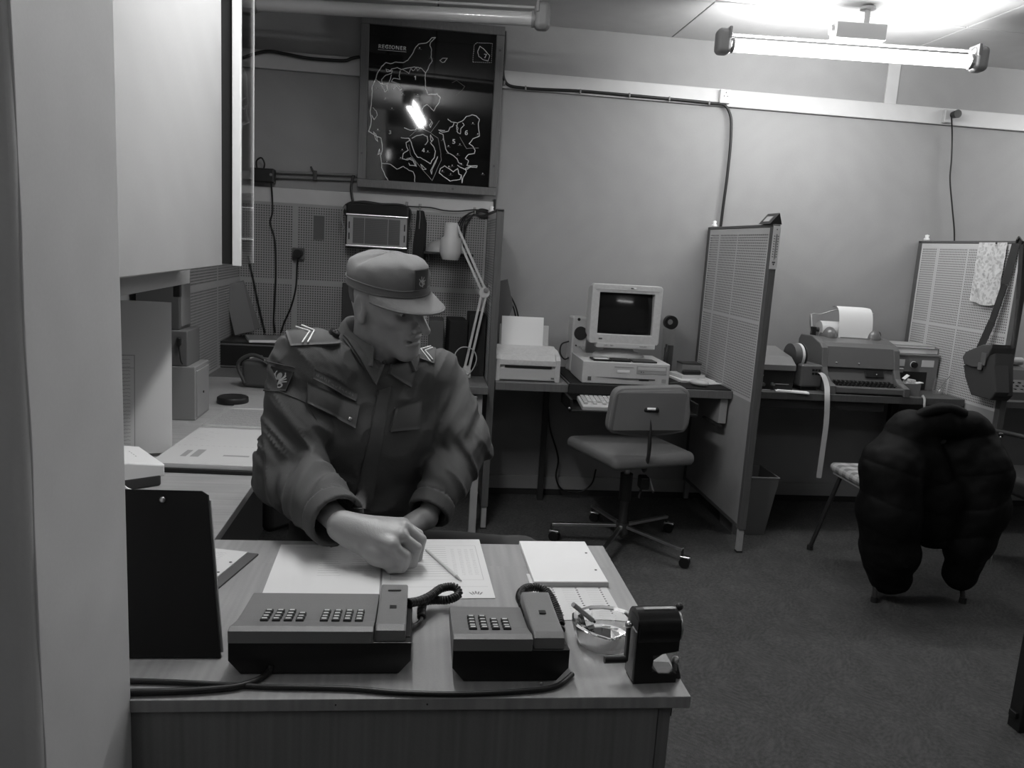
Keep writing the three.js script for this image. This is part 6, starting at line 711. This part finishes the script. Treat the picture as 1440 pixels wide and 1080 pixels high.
  part(person, 'pocket_flap', sewn([[432, 538], [504, 571], [498, 602], [431, 567]], 14, 7, 0.007, 0.004, 0.004), clothS); part(person, 'pocket_flap', sewn([[554, 574], [590, 562], [587, 603], [547, 607]], 8, 8, 0.006, 0.003, 0.002), clothS); { const p = hit(488, 589), n = grad(p); part(person, 'snap_button', sph(0.0055), M.steel, p.addScaledVector(n, 0.018)); }
  part(person, 'front_placket', sewn([[531, 548], [549, 543], [522, 716], [497, 712]], 6, 20, 0.003, 0.003), clothS);
  part(person, 'arm_patch', sewn([[384, 515], [414, 523], [403, 550], [371, 547]], 8, 8, 0.003, 0.0015), (() => { const t = canvasTex(128, 128, (c) => { c.fillStyle = 'rgb(46,46,46)'; c.fillRect(0, 0, 128, 128); c.strokeStyle = 'rgb(70,70,70)'; c.lineWidth = 4; c.strokeRect(3, 3, 122, 122); c.strokeStyle = 'rgb(190,190,190)'; c.lineCap = 'round'; c.lineWidth = 6; for (const s of [-1, 1]) for (let i = 0; i < 4; i++) { c.beginPath(); c.moveTo(64 + s * 8, 84 - i * 6); c.quadraticCurveTo(64 + s * (26 + i * 3), 74 - i * 12, 64 + s * (48 - i * 8), 70 - i * 17); c.stroke(); } c.fillStyle = 'rgb(170,170,170)'; c.beginPath(); c.ellipse(64, 44, 14, 22, 0, 0, 7); c.fill(); c.beginPath(); c.arc(42, 98, 17, 0, 7); c.arc(84, 98, 17, 0, 7); c.fill(); c.fillStyle = 'rgb(46,46,46)'; c.beginPath(); c.arc(42, 98, 8, 0, 7); c.arc(84, 98, 8, 0, 7); c.fill(); }); const m = mat(0.95, 0.8); m.map = t; return m; })(), null, null, 'dark badge with a pale winged emblem');
  for (const l of [[[375, 508], [415, 517]], [[357, 547], [395, 551], [431, 567], [445, 590]]]) part(person, 'seam', seam(l, 0.0012, 0.0008), clothS);
  // --- trousers, boots
  const hipR = off(pel, -0.085).add(V(0, -0.035, 0)), hipL = off(pel, 0.085).add(V(0, -0.035, 0)), kR = V(0.13, 0.51, -1.77), kL = V(0.30, 0.515, -2.05), aR = V(0.12, 0.1, -1.86), aL = V(0.30, 0.1, -2.12);
  const legs = [caps(hipR, kR, 0.095, 0.075), caps(hipL, kL, 0.095, 0.075), caps(kR, aR, 0.072, 0.055), caps(kL, aL, 0.072, 0.055), caps(hipR, hipL, 0.105, 0.105)];
  part(person, 'trousers', sdfMesh((x, y, z) => { let d = 9; for (const c of legs) d = smin(d, c(x, y, z), 0.04); if (Math.abs(d) < 0.03) d -= 0.007 * nz(x * 12, y * 14, z * 12); return d; }, [-0.36, 0.02, -2.30], [0.42, 0.68, -1.64], 0.011), mat(0.05, 0.85));
  for (const a of [aR, aL]) { const t = a.clone().add(V(0.13, -0.06, 0.06)); part(person, 'boot', sdfMesh((x, y, z) => smax(smin(caps(a.clone().add(V(0, 0.04, 0)), a.clone().add(V(0, -0.06, 0)), 0.05, 0.045)(x, y, z), caps(a.clone().add(V(-0.02, -0.06, -0.01)), t, 0.042, 0.042)(x, y, z), 0.03), -y + 0.002, 0.004), [a.x - 0.1, 0, a.z - 0.1], [a.x + 0.2, 0.22, a.z + 0.15], 0.009), M.black); }
  // --- field cap in the head's frame
  const capM = mat(0.165, 0.85, { bumpMap: rep(texWeave, 7), bumpScale: 0.0009, sheen: 0.3, sheenRoughness: 0.6 });
  { const nu = 72, rows = [[0.0, 1.0, 0], [0.008, 1.015, 0], [0.014, 1.0, 0], [0.035, 1.005, 0.1], [0.055, 1.008, 0.35], [0.072, 0.985, 0.7], [0.085, 0.93, 1], [0.096, 0.84, 1], [0.105, 0.70, 0.9], [0.111, 0.54, 0.8], [0.116, 0.34, 0.7], [0.118, 0.16, 0.6], [0.1185, 0.0, 0.6]], P = [], uv = [], ix = [];
    rows.forEach(([y, k, fr], j) => { for (let i = 0; i <= nu; i++) { const a = i / nu * 6.28319, c = Math.cos(a), s = Math.sin(a), front = Math.max(0, c), tuck = (1 + 0.035 * fr * nz(Math.cos(a) * 2.2 + y * 30, Math.sin(a) * 2.2, y * 40) * 2); const pinch = 0.014 * Math.exp(-(((a - 4.4) * 5) ** 2)) * sstep(0.03, 0.085, y); P.push((0.0875 * k * s) * tuck, 0.044 + y * 0.70 + fr * (0.012 * front - 0.002) + 0.004 * nz(s * 2, c * 2, y * 30) * fr - pinch * 0.6, -0.006 + (0.110 * k * c) * tuck); uv.push(a * 0.1, y); if (j && i < nu) { const q = j * (nu + 1) + i; ix.push(q, q - nu - 1, q - nu, q, q - nu, q + 1); } } });
    const g = new THREE.BufferGeometry(); g.setAttribute('position', new THREE.Float32BufferAttribute(P, 3)); g.setAttribute('uv', new THREE.Float32BufferAttribute(uv, 2)); g.setIndex(ix.map((v, i, arr) => arr[i - i % 3 + [0, 2, 1][i % 3]])); g.computeVertexNormals(); const cm2 = capM.clone(); cm2.side = THREE.DoubleSide; const cap = part(person, 'field_cap', g.applyMatrix4(HM), cm2);
    const band = tub(Array.from({ length: 24 }, (_, i) => { const a = i / 24 * 6.28319; return [0.0895 * Math.sin(a), 0.064 + 0.002 * Math.sin(3 * a), -0.006 + 0.1115 * Math.cos(a)]; }), 0.0018, 120, 6, true).applyMatrix4(HM); part(cap, 'stitched_band', band, capM); const hem = tub(Array.from({ length: 24 }, (_, i) => { const a = i / 24 * 6.28319; return [0.0885 * Math.sin(a), 0.047, -0.006 + 0.1105 * Math.cos(a)]; }), 0.0028, 120, 6, true).applyMatrix4(HM); part(cap, 'hem', hem, capM);
    const vp = [], vi = [], nv = 30, mr = 8; for (const sd of [0, 1]) for (let j = 0; j <= mr; j++) for (let i = 0; i <= nv; i++) { const a = mix(-1.32, 1.32, i / nv), t = j / mr, ln = 0.062 * Math.pow(Math.max(0, Math.cos(a * 1.12)), 0.62); const bxx = 0.0885 * Math.sin(a), bz = -0.006 + 0.1095 * Math.cos(a); vp.push(bxx * (1 + 0.05 * t), 0.046 - 0.36 * ln * t - 0.1 * (bxx * bxx) * 14 * t * t - (sd ? 0.004 : 0), bz + ln * t * 0.93); }
    const nn = (mr + 1) * (nv + 1); for (let j = 0; j < mr; j++) for (let i = 0; i < nv; i++) { const a = j * (nv + 1) + i, b = a + 1, c = a + nv + 1, d = c + 1; vi.push(a, c, b, b, c, d, nn + a, nn + b, nn + c, nn + b, nn + d, nn + c); if (j === mr - 1) vi.push(c, nn + c, d, d, nn + c, nn + d); } const vg = new THREE.BufferGeometry(); vg.setAttribute('position', new THREE.Float32BufferAttribute(vp, 3)); vg.setAttribute('uv', new THREE.Float32BufferAttribute(vp.filter((_, i) => i % 3 !== 1), 2)); vg.setIndex(vi); vg.computeVertexNormals(); part(cap, 'visor', vg.applyMatrix4(HM), cm2); const rim = tub(Array.from({ length: 25 }, (_, i) => { const k = (mr * (nv + 1) + Math.round(i * nv / 24)) * 3; return [vp[k], vp[k + 1] - 0.002, vp[k + 2]]; }), 0.0028, 90, 6).applyMatrix4(HM); part(cap, 'visor_edge', rim, capM);
    const bt = canvasTex(96, 110, (c) => { c.fillStyle = 'rgb(78,78,78)'; c.fillRect(0, 0, 96, 110); c.strokeStyle = 'rgb(140,140,140)'; c.lineWidth = 3; c.strokeRect(3, 3, 90, 104); c.strokeStyle = 'rgb(200,200,200)'; c.lineWidth = 5; for (let i = 0; i < 6; i++) { const a = -2.5 + i * 0.75; c.beginPath(); c.moveTo(48, 70); c.lineTo(48 + 24 * Math.cos(a), 66 + 30 * Math.sin(a)); c.stroke(); } c.beginPath(); c.arc(48, 72, 15, 0, 7); c.stroke(); }); const bm = mat(0.9, 0.7); bm.map = bt; const bg = new THREE.PlaneGeometry(0.050, 0.050, 8, 8), bpz = bg.attributes.position; for (let i = 0; i < bpz.count; i++) { const a = bpz.getX(i) / 0.1; bpz.setXYZ(i, 0.0895 * Math.sin(a) * 1.02, 0.088 + bpz.getY(i), -0.006 + 0.1135 * Math.cos(a)); } bg.computeVertexNormals(); part(cap, 'cap_badge', bg.applyMatrix4(HM), bm, null, null, 'cap badge with pale emblem'); }
  // --- chair under him
  const ch = thing('office_chair', 'black office chair under the sitting soldier', 'chair', [pel.x, 0, pel.z], rad(50)); part(ch, 'seat', bx(0.44, 0.05, 0.42, 0.02, 4), M.blackMatt, [0, 0.395, 0.02]); part(ch, 'backrest', bx(0.30, 0.26, 0.04, 0.018, 4), M.blackMatt, [0.02, 0.70, -0.22]); part(ch, 'back_stem', tub([[0, 0.38, -0.1], [0, 0.40, -0.24], [0, 0.55, -0.26], [0, 0.7, -0.245]], 0.012), M.black); part(ch, 'column', put(cyl(0.022, 0.022, 0.3, 18), [0, 0.22, 0]), M.darkSteel); for (let i = 0; i < 5; i++) { const a = i * 1.2566 + 0.4; const l = part(ch, 'base_leg', bar([0, 0.085, 0], [0.29 * Math.cos(a), 0.06, 0.29 * Math.sin(a)], 0.03, 0.02), M.black); part(l, 'castor', put(cyl(0.025, 0.025, 0.03, 16), [0.29 * Math.cos(a), 0.025, 0.29 * Math.sin(a)], [Math.PI / 2, 0, 0]), M.black); }
}
scene.traverse((o) => { if (o.isMesh) o.castShadow = o.receiveShadow = true; });
renderer.render(scene, camera);
